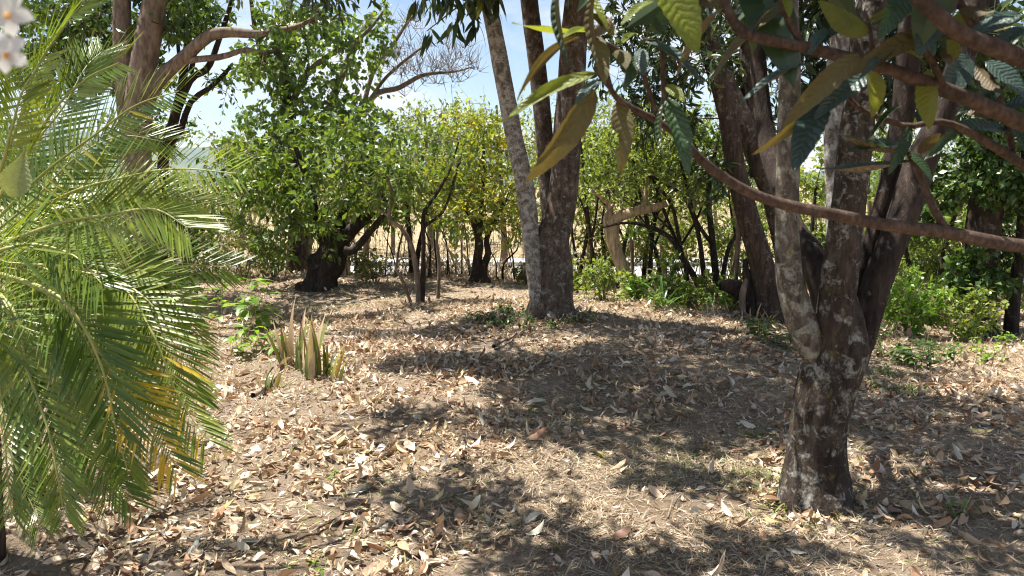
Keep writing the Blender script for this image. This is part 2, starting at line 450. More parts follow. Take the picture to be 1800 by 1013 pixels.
def ground_mat():
    m, t, out = mat_new('dry_ground'); L = t.links
    tcn = node(t, 'ShaderNodeTexCoord'); v = tcn.outputs['Object']
    big = noise_tex(t, 0.7, 5, 0.6, v); mid = noise_tex(t, 6, 6, 0.65, v, 0.5); fine = noise_tex(t, 60, 5, 0.7, v, 0.8)
    mp = node(t, 'ShaderNodeMapping'); mp.inputs['Scale'].default_value = (1, 1, 1); L.new(v, mp.inputs['Vector'])
    fib = noise_tex(t, 170, 3, 0.7, mp.outputs['Vector'], 2.5)
    soil = ramp(t, [(0.3, (0.13, 0.088, 0.056)), (0.7, (0.34, 0.245, 0.16))], fine.outputs['Fac']).outputs['Color']
    straw = ramp(t, [(0.36, (0.16, 0.11, 0.075)), (0.5, (0.4, 0.305, 0.215)), (0.66, (0.62, 0.51, 0.39))], fib.outputs['Fac']).outputs['Color']
    ad = node(t, 'ShaderNodeMath', operation='ADD'); L.new(big.outputs['Fac'], ad.inputs[0]); L.new(mid.outputs['Fac'], ad.inputs[1])
    msk = ramp(t, [(0.88 / 2 + 0.4, (0, 0, 0)), (0.98, (0, 0, 0))], ad.outputs[0])
    ms = ramp(t, [(0.82, (1, 1, 1)), (1.0, (0, 0, 0))], ad.outputs[0]).outputs['Color']
    col = mixc(t, ms, straw, soil)
    sx = node(t, 'ShaderNodeSeparateXYZ'); L.new(v, sx.inputs[0])
    far = ramp(t, [(0.12, (0, 0, 0)), (0.16, (1, 1, 1))], None)
    dv = node(t, 'ShaderNodeMath', operation='MULTIPLY'); L.new(sx.outputs['Y'], dv.inputs[0]); dv.inputs[1].default_value = 0.01
    L.new(dv.outputs[0], far.inputs['Fac'])
    slope = ramp(t, [(0.35, (0.2, 0.17, 0.09)), (0.6, (0.4, 0.31, 0.19)), (0.8, (0.16, 0.16, 0.07))], noise_tex(t, 1.3, 6, 0.7, v).outputs['Fac']).outputs['Color']
    col = mixc(t, far.outputs['Color'], col, slope)
    p = node(t, 'ShaderNodeBsdfPrincipled'); p.inputs['Roughness'].default_value = 0.95; p.inputs['Specular IOR Level'].default_value = 0.15
    L.new(col, p.inputs['Base Color'])
    ah = node(t, 'ShaderNodeMath', operation='ADD'); L.new(fine.outputs['Fac'], ah.inputs[0]); L.new(fib.outputs['Fac'], ah.inputs[1])
    bp = node(t, 'ShaderNodeBump'); bp.inputs['Strength'].default_value = 0.9; bp.inputs['Distance'].default_value = 0.02
    L.new(ah.outputs[0], bp.inputs['Height']); L.new(bp.outputs['Normal'], p.inputs['Normal'])
    L.new(p.outputs[0], out.inputs['Surface'])
    return m
M['ground'] = ground_mat()

# ------------------------------------------------------------------ setting: ground, road beyond the bank, hills
def grid(xs, ys, zf):
    X, Y = np.meshgrid(xs, ys)
    V = np.stack([X, Y, zf(X, Y)], -1).reshape(-1, 3)
    nx, ny = len(xs), len(ys)
    i = (np.arange(ny - 1)[:, None] * nx + np.arange(nx - 1)[None]).ravel()
    return V, np.stack([i, i + 1, i + nx + 1, i + nx], -1)
xs = np.concatenate([np.linspace(-900, -60, 12)[:-1], np.linspace(-60, -9, 26)[:-1], np.linspace(-9, 9, 260), np.linspace(9, 60, 26)[1:], np.linspace(60, 900, 12)[1:]])
ys = np.concatenate([np.linspace(-60, -1, 12)[:-1], np.linspace(-1, 14, 230), np.linspace(14, 70, 90)[1:], np.linspace(70, 1500, 30)[1:]])
def gz(X, Y): return height(X, Y) + fine(X.ravel(), Y.ravel()).reshape(X.shape)
v, f = grid(xs, ys, gz)
add_obj('ground', mesh_from('ground', v, f, smooth=True), M['ground'], kind='structure')

M['road'] = plain_mat('pale_road', (0.22, 0.21, 0.2), (0.36, 0.35, 0.33), 1.5, 0.9, 0.1)
M['kerb'] = plain_mat('pale_concrete', (0.3, 0.28, 0.25), (0.5, 0.48, 0.45), 2.0, 0.85, 0.1)
def strip(name, y0, y1, z0, z1, mat, **kw):
    xs_ = np.linspace(-70, 70, 60)
    c = [(y0, -2.2), (y0, z1), (y1, z1), (y1, -2.2)]
    V = np.array([(x, y, z) for x in xs_ for (y, z) in c])
    i = (np.arange(len(xs_) - 1)[:, None] * 4 + np.arange(3)[None]).ravel()
    return add_obj(name, mesh_from(name, V, np.stack([i, i + 1, i + 5, i + 4], -1)), mat, **kw)
strip('road', 21.5, 25.6, 0, -1.243, M['road'], kind='structure')
strip('kerb', 21.1, 21.5, 0, -1.12, M['kerb'], kind='structure')
strip('pavement', 25.6, 27.2, 0, -1.10, M['kerb'], kind='structure')

M['hill'] = plain_mat('far_wooded_hill', (0.045, 0.075, 0.06), (0.085, 0.11, 0.08), 0.02, 0.95, 0.0)
hx = np.linspace(-2600, 2600, 120); hy = np.linspace(1500, 3000, 40)
def hz(X, Y):
    t = (Y - 1500) / 1500
    r = 120 - X * .055 + 30 * np.sin(X / 420 + 1.1) + 22 * np.sin(X / 170) + 9 * np.sin(X / 61 + Y / 90)
    return 6 + r * np.sin(np.clip(t, 0, 1) * math.pi * 0.5) + 5 * np.sin(X / 33) * np.sin(Y / 41)
v, f = grid(hx, hy, hz)
add_obj('hill', mesh_from('hill', v, f, smooth=True), M['hill'], kind='structure')

# ------------------------------------------------------------------ leaf templates
T_OV = [blade(2, 0.5, 0.25, 0.15), blade(2, 0.42, 0.4, 0.35), blade(2, 0.56, 0.1, -0.1)]
T_LAN = [blade(3, 0.27, 0.25, 0.2), blade(3, 0.24, 0.35, 0.4), blade(3, 0.3, 0.15, 0.05)]
T_VINE = [blade(2, 0.75, 0.15, 0.2, peak=0.35), blade(2, 0.85, 0.3, 0.35, peak=0.35), blade(2, 0.65, 0.05, 0.1, peak=0.4)]
T_SMALL = [blade(2, 0.5, 0.3, 0.2), blade(2, 0.6, 0.1, 0.0)]

# ------------------------------------------------------------------ trees
class Tree:
    def __init__(s, name, label, cat, base, group=None):
        s.base = np.asarray(base, float)
        s.root = thing(name, label, cat, s.base, group)
        s.nodes = []; s.rad = []
    def world_limb(s, pts, rad, mat, name='trunk', sides=9, rough=0.1, step=0.12, ridges=0.0, label=None, nscale=3.0, flare=0.0):
        pts = np.asarray(pts, float); rad = np.asarray(rad, float)
        L = np.linalg.norm(np.diff(pts, axis=0), axis=1).sum()
        n = max(6, int(L / step))
        c = catmull(np.c_[pts, rad], n)
        q, r = c[:, :3], np.maximum(c[:, 3], 0.002)
        if flare:
            r = r * (1 + flare * np.exp(-np.maximum(q[:, 2] - q[0, 2] - 0.08, 0) / 0.12))
        v, f = tube(q - s.base, r, sides, rough, nscale, U(0, 50), True, ridges)
        me = mesh_from(name, v, f, smooth=True); me.validate()
        o = add_obj(name, me, mat, s.root)
        if label: o['label'] = label
        s.nodes += list(q[1:]); s.rad += list(r[1:])
        return o
    def limb(s, px, d, mat, **kw):
        """px: (u, v, width[, distance]) in photograph pixels"""
        pts, rad = [], []
        for a in px:
            dd = a[3] if len(a) > 3 else d
            pts.append(P(a[0], a[1], dd)); rad.append(Wd(a[2], dd) / 2)
        return s.world_limb(pts, rad, mat, **kw)
    def crown(s, targets, T, leaf_mat_, bark, length=0.1, twigs=5, per=7, spread=0.3, droop=0.3, rmax=0.03, up=0.5, tint=None, keep=1.0, name='crown', leaves=True, jit=0.22, tw=0.0035):
        """branches that reach the targets, twigs round each target, leaves along the twigs"""
        tg = np.asarray(targets, float)
        nodes = np.array(s.nodes); rad = np.array(s.rad)
        d0 = np.linalg.norm(tg[:, None] - nodes[None], axis=2).min(1)
        A, B, RA, RB = [], [], [], []
        for k in np.argsort(d0):
            t = tg[k]
            dv = t - nodes
            dist = np.linalg.norm(dv, axis=1) * (1 + 0.35 * (dv[:, 2] < -0.05))
            j = int(np.argmin(dist)); p0 = nodes[j]
            L = np.linalg.norm(t - p0)
            ns = max(2, min(7, int(L / 0.22) + 1))
            m = (p0 + t) / 2 + rng.normal(size=3) * L * jit * 0.5 + np.array([0, 0, 0.12 * L])
            q = np.linspace(0, 1, ns + 1)[:, None]
            line = (1 - q) ** 2 * p0 + 2 * q * (1 - q) * m + q ** 2 * t
            line[1:-1] += rng.normal(size=(ns - 1, 3)) * L * 0.035
            r0 = min(rad[j] * 0.75, 0.005 + 0.011 * L, rmax); r1 = max(0.0025, r0 * 0.35)
            rr = np.linspace(r0, r1, ns + 1)
            A += list(line[:-1]); B += list(line[1:]); RA += list(rr[:-1]); RB += list(rr[1:])
            nodes = np.vstack([nodes, line[1:]]); rad = np.concatenate([rad, rr[1:]])
        parts = [sticks(np.array(A) - s.base, np.array(B) - s.base, RA, RB, 5)]
        n = len(tg)
        c = np.repeat(tg, twigs, 0)
        td = unit(rdir(n * twigs) + np.array([0, 0, 0.25 - 0.5 * droop]))
        tl = U(0.5, 1.1, n * twigs) * spread
        e = c + td * tl[:, None]; e[:, 2] -= droop * 0.25 * tl
        parts.append(sticks(c - s.base, e - s.base, tw, tw * .45, 3))
        v, f = join(parts)
        add_obj('branchwork', mesh_from('branchwork', v, f, smooth=True), bark, s.root, kind='stuff')
        if leaves:
            q = np.tile(np.linspace(0.25, 1.05, per), n * twigs)[:, None] + U(-0.06, 0.06, (n * twigs * per, 1))
            cc = np.repeat(c, per, 0); ee = np.repeat(e, per, 0); dd = np.repeat(td, per, 0)
            pos = cc + (ee - cc) * q + rng.normal(size=cc.shape) * 0.012
            d = unit(dd * 0.6 + rdir(len(pos)) * 0.9 + np.array([0, 0, -droop]))
            nn = unit(np.array([0, 0, up]) + rdir(len(pos)) * 0.7)
            ln = U(0.65, 1.25, len(pos)) * length
            ti = np.clip(np.repeat(U(0, 1, n), twigs * per) * 0.45 + R(len(pos)) * 0.55, 0, 1) if tint is None else tint(pos)
            if keep < 1:
                m = R(len(pos)) < keep; pos, d, nn, ln, ti = pos[m], d[m], nn[m], ln[m], ti[m]
            v, f, ti2, uv = scatter(T, pos - s.base, d, nn, ln, ti)
            add_obj(name, mesh_from(name, v, f, ti2), leaf_mat_, s.root, kind='stuff')
        s.nodes, s.rad = list(nodes), list(rad)

def blob(u, v, ru, rv, d, rd, n, hollow=0.0):
    """n points through an ellipsoid that shows at (u, v) with radii in pixels, at distance d"""
    q = rdir(n) * (U(hollow ** 3, 1, n) ** (1 / 3))[:, None]
    c = P(u, v, d)
    return c + q * np.array([Wd(ru, d), rd, Wd(rv, d)])
def blobs(lst): return np.vstack([blob(*b) for b in lst])

def gbase(u, v): return G(u, v)
def sink(p, dz=-0.12): return np.array([p[0], p[1], p[2] + dz])

# ---- shade: the crowns overhead; each patch is (pixel of the ground patch, half sizes in metres, leaf clumps)
def overhead(patches, h):
    out = []
    for (u, v, ax, ay, n) in patches:
        g = G(u, v)
        for _ in range(int(n * 1.5)):
            a, r = U(0, 2 * math.pi), math.sqrt(R())
            hh = h + U(-0.45, 0.6)
            x, y = g[0] + ax * .9 * r * math.cos(a), g[1] + ay * .9 * r * math.sin(a)
            out.append(np.array([x, y, 0]) + SUN / SUN[2] * hh)
    return np.array(out)

# =================================================== 1. multi-stemmed tree beside the path
b = gbase(1440, 888); D = b[1]
t = Tree('multi_stemmed_tree', 'thick multi-stemmed tree with lichen and dark streaked bark standing alone beside the path', 'tree', b)
kw = dict(sides=40, rough=0.1, step=0.03, nscale=5.0)
t.limb([(1430, 905, 86), (1434, 850, 92), (1440, 760, 94), (1450, 690, 100), (1468, 630, 104), (1482, 575, 80), (1490, 530, 40), (1494, 500, 10)], D, M['bark_near'], name='trunk', ridges=1.1, flare=0.55, **kw)
t.limb([(1452, 650, 50), (1415, 580, 55), (1390, 500, 46), (1384, 420, 40), (1385, 300, 38), (1388, 150, 36), (1384, 0, 34), (1380, -160, 26), (1370, -300, 16)], D, M['bark_nearlichen'], name='stem', label='straight slender stem with yellow lichen', **kw)
t.limb([(1470, 660, 60), (1468, 560, 62), (1480, 450, 58), (1494, 330, 54), (1510, 200, 52), (1526, 60, 52), (1545, -60, 48), (1570, -220, 30)], D - 0.03, M['bark_near'], name='stem', ridges=0.7, **kw)
t.limb([(1478, 640, 50, D + .06), (1455, 540, 50, D + .16), (1428, 450, 44, D + .24), (1400, 400, 30, D + .4), (1372, 330, 34, D + .6), (1345, 230, 30, D + .8), (1330, 60, 26, D + .9), (1330, -100, 18, D + .9)], D, M['bark_dark'], name='stem', **kw)
t.limb([(1492, 640, 60, D + .02), (1518, 570, 52, D + .05), (1548, 480, 50, D + .06), (1584, 390, 48, D + .08), (1618, 290, 50, D + .1), (1660, 190, 46, D + .1), (1700, 60, 40, D + .1), (1730, -100, 28, D + .1)], D, M['bark_dark'], name='stem', ridges=0.9, **kw)
t.limb([(1490, 620, 46, D + .1), (1516, 500, 30, D + .15), (1538, 400, 28, D + .18), (1566, 300, 30, D + .2), (1590, 180, 38, D + .22), (1600, 0, 32, D + .2), (1605, -150, 20, D + .2)], D, M['bark_dark'], name='stem', **kw)
t.limb([(1480, 630, 40, D + .18), (1470, 480, 36, D + .3), (1470, 360, 34, D + .38), (1470, 200, 40, D + .42), (1480, 40, 36, D + .45), (1490, -120, 24, D + .45)], D, M['bark_grey'], name='stem', **kw)
NEAR_TREE = t
near_patches = [(1650, 740, 0.9, 0.55, 26), (1480, 700, 0.7, 0.45, 16), (1760, 800, 0.6, 0.5, 12), (1180, 850, 0.32, 0.22, 6), (950, 960, 0.34, 0.25, 6), (1330, 970, 0.4, 0.18, 6),
                (1560, 880, 0.35, 0.16, 5), (1700, 960, 0.4, 0.2, 6), (1100, 1000, 0.3, 0.15, 4), (800, 870, 0.42, 0.2, 7), (1600, 660, 0.7, 0.35, 10)]
t.crown(overhead(near_patches, 3.4), T_LAN, M['lf_mango'], M['bark_twig'], 0.13, 7, 9, 0.36, 0.3, 0.035)
t.crown(blobs([(1440, 60, 70, 90, D + .8, .3, 14), (1560, 120, 60, 80, D + .7, .3, 14), (1700, 60, 90, 70, D + .6, .4, 18)]), T_LAN, M['lf_mango'], M['bark_twig'], 0.13, 4, 6, 0.22, 0.5, 0.015)

# =================================================== 2. three-trunked tree in the middle of the clearing
b = gbase(962, 556); D = b[1]
t = Tree('three_trunked_tree', 'tall three-trunked grey tree in the middle of the clearing, low plants round its foot', 'tree', b)
kw = dict(sides=26, rough=0.06, step=0.07, nscale=3.0)
t.limb([(968, 575, 84), (969, 540, 74), (972, 480, 70), (970, 425, 62), (982, 385, 54), (992, 320, 50), (998, 230, 48), (1007, 100, 46), (1018, -30, 42), (1035, -200, 38), (1060, -380, 22)], D, M['bark_brown'], name='trunk', flare=0.5, label='thick bent brown trunk', **kw)
t.limb([(953, 565, 36), (945, 500, 34), (934, 420, 31), (923, 330, 32), (904, 240, 30), (885, 140, 29), (868, 50, 28), (850, -30, 26), (815, -160, 24), (770, -300, 14)], D - 0.08, M['bark_grey'], name='trunk', label='slim pale grey trunk leaning outward', **kw)
t.limb([(972, 545, 50, D + .12), (975, 450, 36, D + .2), (966, 350, 32, D + .25), (958, 250, 30, D + .27), (946, 130, 30, D + .3), (930, 0, 30, D + .3), (915, -140, 28, D + .3), (905, -300, 16, D + .3)], D, M['bark_brown'], name='trunk', label='straight darker trunk behind the others', **kw)
MID_TREE = t
mid_patches = [(1150, 690, 1.25, 0.8, 52), (1270, 630, 1.2, 0.8, 36), (900, 640, 1.15, 0.42, 26), (1020, 650, .8, .5, 18), (1360, 720, .7, .5, 14), (760, 640, 0.7, 0.3, 12), (1120, 580, 0.9, 0.5, 14), (890, 575, 1.0, 0.45, 16), (1300, 760, 0.5, 0.35, 10),
               (980, 720, 0.5, 0.3, 9), (860, 740, 0.5, 0.2, 6), (1060, 770, 0.5, 0.25, 8), (700, 590, 0.7, 0.25, 6), (680, 735, 0.3, 0.12, 3), (1400, 640, 0.6, 0.5, 10)]
t.crown(overhead(mid_patches, 4.0), T_LAN, M['lf_mango'], M['bark_twig'], 0.14, 7, 9, 0.42, 0.35, 0.045)
# hanging lance leaves that show below the top of the frame: single leaves
lanc = [blade(5, 0.2, 0.2, 0.25, peak=0.45), blade(5, 0.23, 0.3, 0.5, peak=0.45), blade(5, 0.18, 0.15, 0.1, twist=0.5)]
lanc_me = [mesh_from('lance_leaf', *x[:2], uv=x[2], smooth=True) for x in lanc]
def place_leaf(name, me, mat, parent, pbase, base, tip, face, width_scale=1.0, flat=1.0, **props):
    base = np.asarray(base, float); tip = np.asarray(tip, float)
    d = tip - base; L = np.linalg.norm(d)
    B = basis(d[None], np.asarray(face, float)[None])[0] * L
    B[:, 0] *= width_scale; B[:, 2] *= flat
    m = Matrix(B.tolist()).to_4x4(); m.translation = Vector(base - pbase)
    o = add_obj(name, me, mat, parent, **props)
    if len(me.materials) and me.materials[0] is not mat:
        o.material_slots[0].link = 'OBJECT'; o.material_slots[0].material = mat
    o.matrix_local = m
    return o
twA, twB, twr = [], [], []
nodes = np.array(t.nodes)
for (cu, cv, n) in [(760, -12, 12), (790, -5, 12), (820, 0, 12), (850, -8, 12), (800, 40, 9), (835, 35, 8), (870, -5, 8), (735, -5, 7), (750, 55, 5)]:
    c = P(cu, cv, D - 0.3 + U(-.3, .3))
    j = np.argmin(np.linalg.norm(nodes - (c + np.array([0.2, 0, 0.3])), axis=1))
    twA += [nodes[j], (nodes[j] + c) / 2 + np.array([0, 0, .06])]; twB += [(nodes[j] + c) / 2 + np.array([0, 0, .06]), c]
    for _ in range(n):
        a = U(0, 2 * math.pi); sp = U(0.15, 0.75)
        d = unit([math.cos(a) * sp, math.sin(a) * sp, -U(0.35, 1.0)])
        k = rng.integers(0, 3)
        o0 = c + rng.normal(size=3) * 0.03
        place_leaf('leaf', lanc_me[k], M['lf_mango_o'], t.root, t.base, o0, o0 + d * U(0.19, 0.29), [math.cos(a + 1.0), math.sin(a + 1.0) - 0.7, 0.5])
v, f = sticks(np.array(twA) - t.base, np.array(twB) - t.base, 0.008, 0.005, 5)
add_obj('twig', mesh_from('twig', v, f, smooth=True), M['bark_twig'], t.root)

# =================================================== 3. leaning trees behind the near one
b = gbase(1352, 562); D = b[1]
t = Tree('leaning_tree', 'brown-barked tree leaning over the path, just behind the multi-stemmed tree', 'tree', b)
kw = dict(sides=20, rough=0.07, step=0.08, nscale=3.0)
t.limb([(1360, 585, 58), (1354, 550, 48), (1340, 470, 42), (1314, 380, 37), (1292, 290, 34), (1280, 210, 32), (1262, 140, 30), (1235, 60, 26), (1200, -40, 22), (1150, -160, 14)], D, M['bark_red'], name='trunk', flare=0.2, **kw)
t.limb([(1384, 560, 36, D + .2), (1384, 470, 38, D + .25), (1364, 360, 40, D + .3), (1332, 270, 42, D + .3), (1294, 190, 38, D + .2), (1258, 110, 36, D + .2), (1225, 20, 30, D + .2), (1190, -80, 20, D + .2)], D, M['bark_brown'], name='trunk', label='lichen-spotted upper trunk', **kw)
t.limb([(1336, 310, 34, D + .2), (1322, 200, 32, D + .25), (1316, 90, 30, D + .3), (1330, -20, 26, D + .3), (1345, -140, 18, D + .3)], D, M['bark_red'], name='trunk', **kw)
t.crown(blobs([(1230, 60, 120, 80, D, .8, 46), (1120, 110, 90, 70, D + .3, .6, 26), (1320, 40, 80, 70, D + .5, .6, 26), (1180, 190, 90, 50, D + .4, .5, 16), (1250, 320, 30, 40, D - .2, .2, 6), (1100, 30, 80, 50, D + .4, .6, 18), (1400, 150, 60, 120, D + .6, .5, 22)]),
        T_LAN, M['lf_mango'], M['bark_twig'], 0.15, 4, 6, 0.24, 0.45, 0.03)
LEAN = t
t.crown(overhead([(1330, 590, 0.8, 0.6, 16), (1480, 620, 0.9, 0.5, 16), (1560, 600, 0.6, 0.4, 8)], 4.2), T_LAN, M['lf_mango'], M['bark_twig'], 0.16, 4, 6, 0.3, 0.4, 0.03)

# =================================================== 4. gnarled pollard
b = gbase(565, 505); D = b[1]
t = Tree('gnarled_tree', 'squat gnarled tree with a thick dark bulging trunk and dense green crown', 'tree', b)
kw = dict(sides=22, rough=0.16, step=0.08, nscale=3.0)
t.limb([(562, 520, 66), (566, 490, 54), (574, 470, 56), (586, 445, 50), (594, 425, 40), (600, 405, 26)], D, M['bark_dark'], name='trunk', flare=0.3, ridges=0.5, **kw)
t.limb([(580, 475, 44), (562, 466, 40), (548, 462, 34), (542, 461, 22)], D - .05, M['bark_dark'], name='stub', label='cut-off stub on the side of the trunk', **kw)
t.limb([(545, 510, 16), (530, 505, 22), (520, 506, 12)], D - .15, M['bark_dark'], name='root', **kw)
kw = dict(sides=12, rough=0.08, step=0.12)
t.limb([(596, 430, 30), (618, 405, 24), (650, 375, 18), (690, 335, 12), (720, 290, 8)], D, M['bark_dark'], name='limb', **kw)
t.limb([(580, 440, 26), (566, 415, 20), (556, 380, 16), (540, 320, 12), (520, 260, 8)], D, M['bark_dark'], name='limb', **kw)
t.limb([(592, 430, 26), (600, 390, 18), (620, 330, 14), (650, 270, 10)], D + .1, M['bark_dark'], name='limb', **kw)
t.limb([(605, 440, 16), (622, 440, 14), (650, 408, 12), (680, 370, 8)], D - .2, M['bark_dark'], name='limb', **kw)
t.crown(blobs([(575, 310, 140, 75, D, 1.0, 70), (470, 330, 90, 75, D + .2, .8, 36), (540, 390, 60, 35, D - .4, .4, 14), (660, 330, 70, 60, D + .1, .7, 26), (600, 240, 110, 50, D + .2, .9, 34), (470, 420, 40, 40, D - .2, .4, 10)]),
        T_OV, M['lf_mid'], M['bark_dark'], 0.125, 5, 7, 0.34, 0.5, 0.04, keep=.82)

# =================================================== 5. tall vine-hung tree
D = 13.0; b = P(512, 490, D); b[2] = float(height(b[0], b[1]))
t = Tree('vine_hung_tree', 'tall slender tree hung with bright heart-leaved vines, above the gnarled tree', 'tree', b)
kw = dict(sides=12, rough=0.08, step=0.15)
t.limb([(514, 520, 30), (516, 470, 28), (520, 400, 26), (514, 300, 22), (505, 200, 20), (500, 130, 18), (515, 60, 15), (545, -10, 12), (580, -90, 8)], D, M['bark_red'], name='trunk', **kw)
t.limb([(530, 520, 26, D + .3), (534, 470, 26, D + .3), (540, 400, 22, D + .3), (556, 300, 18, D + .3), (580, 190, 14, D + .3), (620, 90, 12, D + .3), (660, 20, 8, D + .3)], D, M['bark_tan'], name='trunk', **kw)
t.limb([(505, 200, 12), (540, 130, 10), (590, 90, 9), (640, 60, 7), (675, 20, 5)], D, M['bark_tan'], name='limb', **kw)
t.limb([(503, 170, 12), (470, 120, 10), (450, 60, 8), (440, -10, 6)], D, M['bark_red'], name='limb', **kw)
t.crown(blobs([(500, 110, 75, 70, D, .9, 40), (450, 110, 60, 40, D, .6, 16), (540, 40, 90, 50, D, .9, 34), (590, 170, 60, 45, D, .7, 24), (500, 210, 75, 50, D - .2, .7, 28), (440, 265, 60, 45, D - .3, .6, 20), (540, 250, 90, 60, D - .2, .7, 36), (680, 35, 45, 35, D, .5, 12), (610, 90, 60, 50, D, .6, 18), (640, 220, 40, 40, D, .4, 10)]),
        T_VINE, M['lf_vine'], M['bark_tan'], 0.12, 4, 6, 0.36, 0.7, 0.03, keep=.85)

# =================================================== 6. trees at the far side of the palm
D = 9.0; b = P(245, 560, D); b[2] = float(height(b[0], b[1]))
t = Tree('broad_limbed_tree', 'big tan-barked tree rising behind the palm, one long limb reaching sideways', 'tree', b)
kw = dict(sides=18, rough=0.06, step=0.1)
t.limb([(242, 600, 60), (243, 480, 54), (240, 330, 50), (240, 230, 48), (252, 120, 44), (268, 30, 40), (285, -60, 34), (310, -180, 22)], D, M['bark_tan'], name='trunk', flare=0.2, **kw)
t.limb([(232, 260, 34), (220, 160, 32), (215, 60, 30), (212, -40, 26), (200, -160, 18)], D + .1, M['bark_tan'], name='trunk', **kw)
t.limb([(252, 190, 24), (280, 140, 24), (320, 105, 22), (365, 65, 20), (400, 57, 17), (450, 60, 14), (492, 54, 11), (530, 44, 8), (565, 22, 4)], D, M['bark_tan'], name='limb', **kw)
t.limb([(310, 110, 12), (350, 104, 11), (390, 100, 10), (430, 88, 8), (465, 92, 5), (495, 84, 3)], D, M['bark_tan'], name='limb', **kw)
t.crown(blobs([(110, 40, 110, 50, D + .3, .9, 40), (200, 70, 80, 60, D + .6, .8, 34), (310, 30, 50, 40, D + .3, .6, 16), (130, 120, 80, 40, D + .6, .7, 18), (60, 110, 60, 60, D + .6, .7, 18), (300, -40, 120, 40, D, .8, 20), (510, 40, 60, 30, D, .4, 9), (470, 100, 40, 20, D, .3, 5)]),
        T_OV, M['lf_dark'], M['bark_tan'], 0.11, 5, 8, 0.28, 0.35, 0.03)
D = 10.0; b = P(292, 520, D); b[2] = float(height(b[0], b[1]))
t = Tree('dark_forked_tree', 'dark forked tree with thin upswept limbs, beside the big tan-barked tree', 'tree', b)
kw = dict(sides=10, rough=0.07, step=0.12)
t.limb([(280, 560, 26), (284, 420, 22), (288, 270, 18), (305, 215, 17), (318, 160, 15), (328, 90, 12), (335, 0, 10), (340, -90, 7)], D, M['bark_dark'], name='trunk', **kw)
t.limb([(310, 200, 13), (335, 140, 12), (365, 120, 11), (385, 70, 9), (405, 10, 8), (420, -60, 5)], D, M['bark_dark'], name='limb', **kw)
t.limb([(292, 260, 12), (315, 235, 11), (335, 180, 10), (375, 150, 8), (405, 118, 6)], D, M['bark_dark'], name='limb', **kw)
t.limb([(335, 130, 9), (345, 70, 8), (343, 10, 7), (350, -50, 5)], D, M['bark_dark'], name='limb', **kw)
t.limb([(318, 185, 7), (318, 130, 7), (312, 60, 6), (320, -20, 5)], D, M['bark_dark'], name='limb', **kw)
t.crown(blobs([(330, 20, 60, 40, D, .6, 16), (300, 200, 50, 50, D + .2, .5, 14), (260, 250, 60, 50, D + .3, .6, 16), (365, 0, 60, 30, D, .5, 10), (390, 150, 30, 30, D + .2, .3, 5)]), T_OV, M['lf_mid'], M['bark_dark'], 0.10, 4, 6, 0.3, 0.3, 0.02)

# =================================================== 7. bare twiggy tree against the sky
D = 14.5; b = P(610, 480, D); b[2] = float(height(b[0], b[1]))
t = Tree('bare_tree', 'leafless tree with fine spreading twigs against the blue sky', 'tree', b)
kw = dict(sides=8, rough=0.07, step=0.15)
t.limb([(606, 510, 22), (606, 400, 18), (612, 280, 15), (640, 200, 12), (662, 165, 10), (700, 155, 9), (745, 132, 7), (800, 126, 4), (830, 118, 2)], D, M['bark_tan'], name='trunk', **kw)
t.limb([(632, 215, 9), (655, 130, 8), (690, 80, 7), (720, 35, 5), (750, 10, 3)], D, M['bark_tan'], name='limb', **kw)
t.limb([(655, 168, 6), (680, 135, 6), (720, 100, 5), (760, 70, 3)], D, M['bark_tan'], name='limb', **kw)
t.crown(blobs([(760, 110, 90, 40, D, .5, 70), (700, 130, 60, 40, D, .5, 30), (720, 60, 50, 40, D, .4, 16), (800, 120, 45, 30, D, .4, 26)]), T_OV, M['lf_mid'], M['bark_tan'], 0.1, 4, 1, 0.33, -0.9, 0.014, leaves=False, tw=.006)

# =================================================== 8. yellowing tree and green neighbour
D = 11.6; b = gbase(845, 496); D = b[1]
t = Tree('yellowing_tree', 'small fork-trunked tree with yellow and orange leaves among the green', 'tree', b)
kw = dict(sides=12, rough=0.12, step=0.1)
t.limb([(838, 505, 26), (838, 480, 18), (840, 450, 16), (842, 425, 15), (835, 395, 12), (815, 360, 8)], D, M['bark_dark'], name='trunk', flare=0.5, **kw)
t.limb([(852, 505, 22), (848, 478, 14), (858, 445, 11), (855, 422, 10), (868, 390, 9), (890, 350, 6)], D, M['bark_dark'], name='trunk', flare=0.5, **kw)
t.limb([(842, 425, 9), (846, 370, 8), (850, 300, 6), (850, 240, 4)], D, M['bark_dark'], name='limb', **kw)
t.crown(blobs([(850, 330, 80, 70, D, .8, 60), (840, 240, 75, 50, D + .2, .8, 44), (800, 390, 50, 25, D, .5, 14), (890, 390, 45, 25, D - .1, .5, 14), (780, 320, 50, 50, D + .2, .6, 22)]),
        T_OV, M['lf_yellow'], M['bark_dark'], 0.095, 5, 8, 0.34, 0.3, 0.02, keep=.85)
D = 12.4; b = P(726, 492, D); b[2] = float(height(b[0], b[1]))
t = Tree('green_thicket_tree', 'bushy light green tree between the gnarled and the yellowing tree', 'tree', b)
t.limb([(722, 510, 12), (724, 470, 10), (720, 420, 9), (715, 350, 7), (720, 280, 5)], D, M['bark_dark'], name='trunk', **kw)
t.limb([(730, 510, 10), (734, 450, 9), (750, 380, 8), (770, 300, 5)], D, M['bark_dark'], name='trunk', **kw)
t.crown(blobs([(720, 260, 85, 65, D, .8, 56), (720, 340, 80, 50, D, .8, 34), (790, 230, 50, 40, D + .4, .6, 20), (680, 300, 40, 40, D, .5, 14)]), T_OV, M['lf_light'], M['bark_dark'], 0.09, 5, 8, 0.38, 0.35, 0.02, keep=.65)

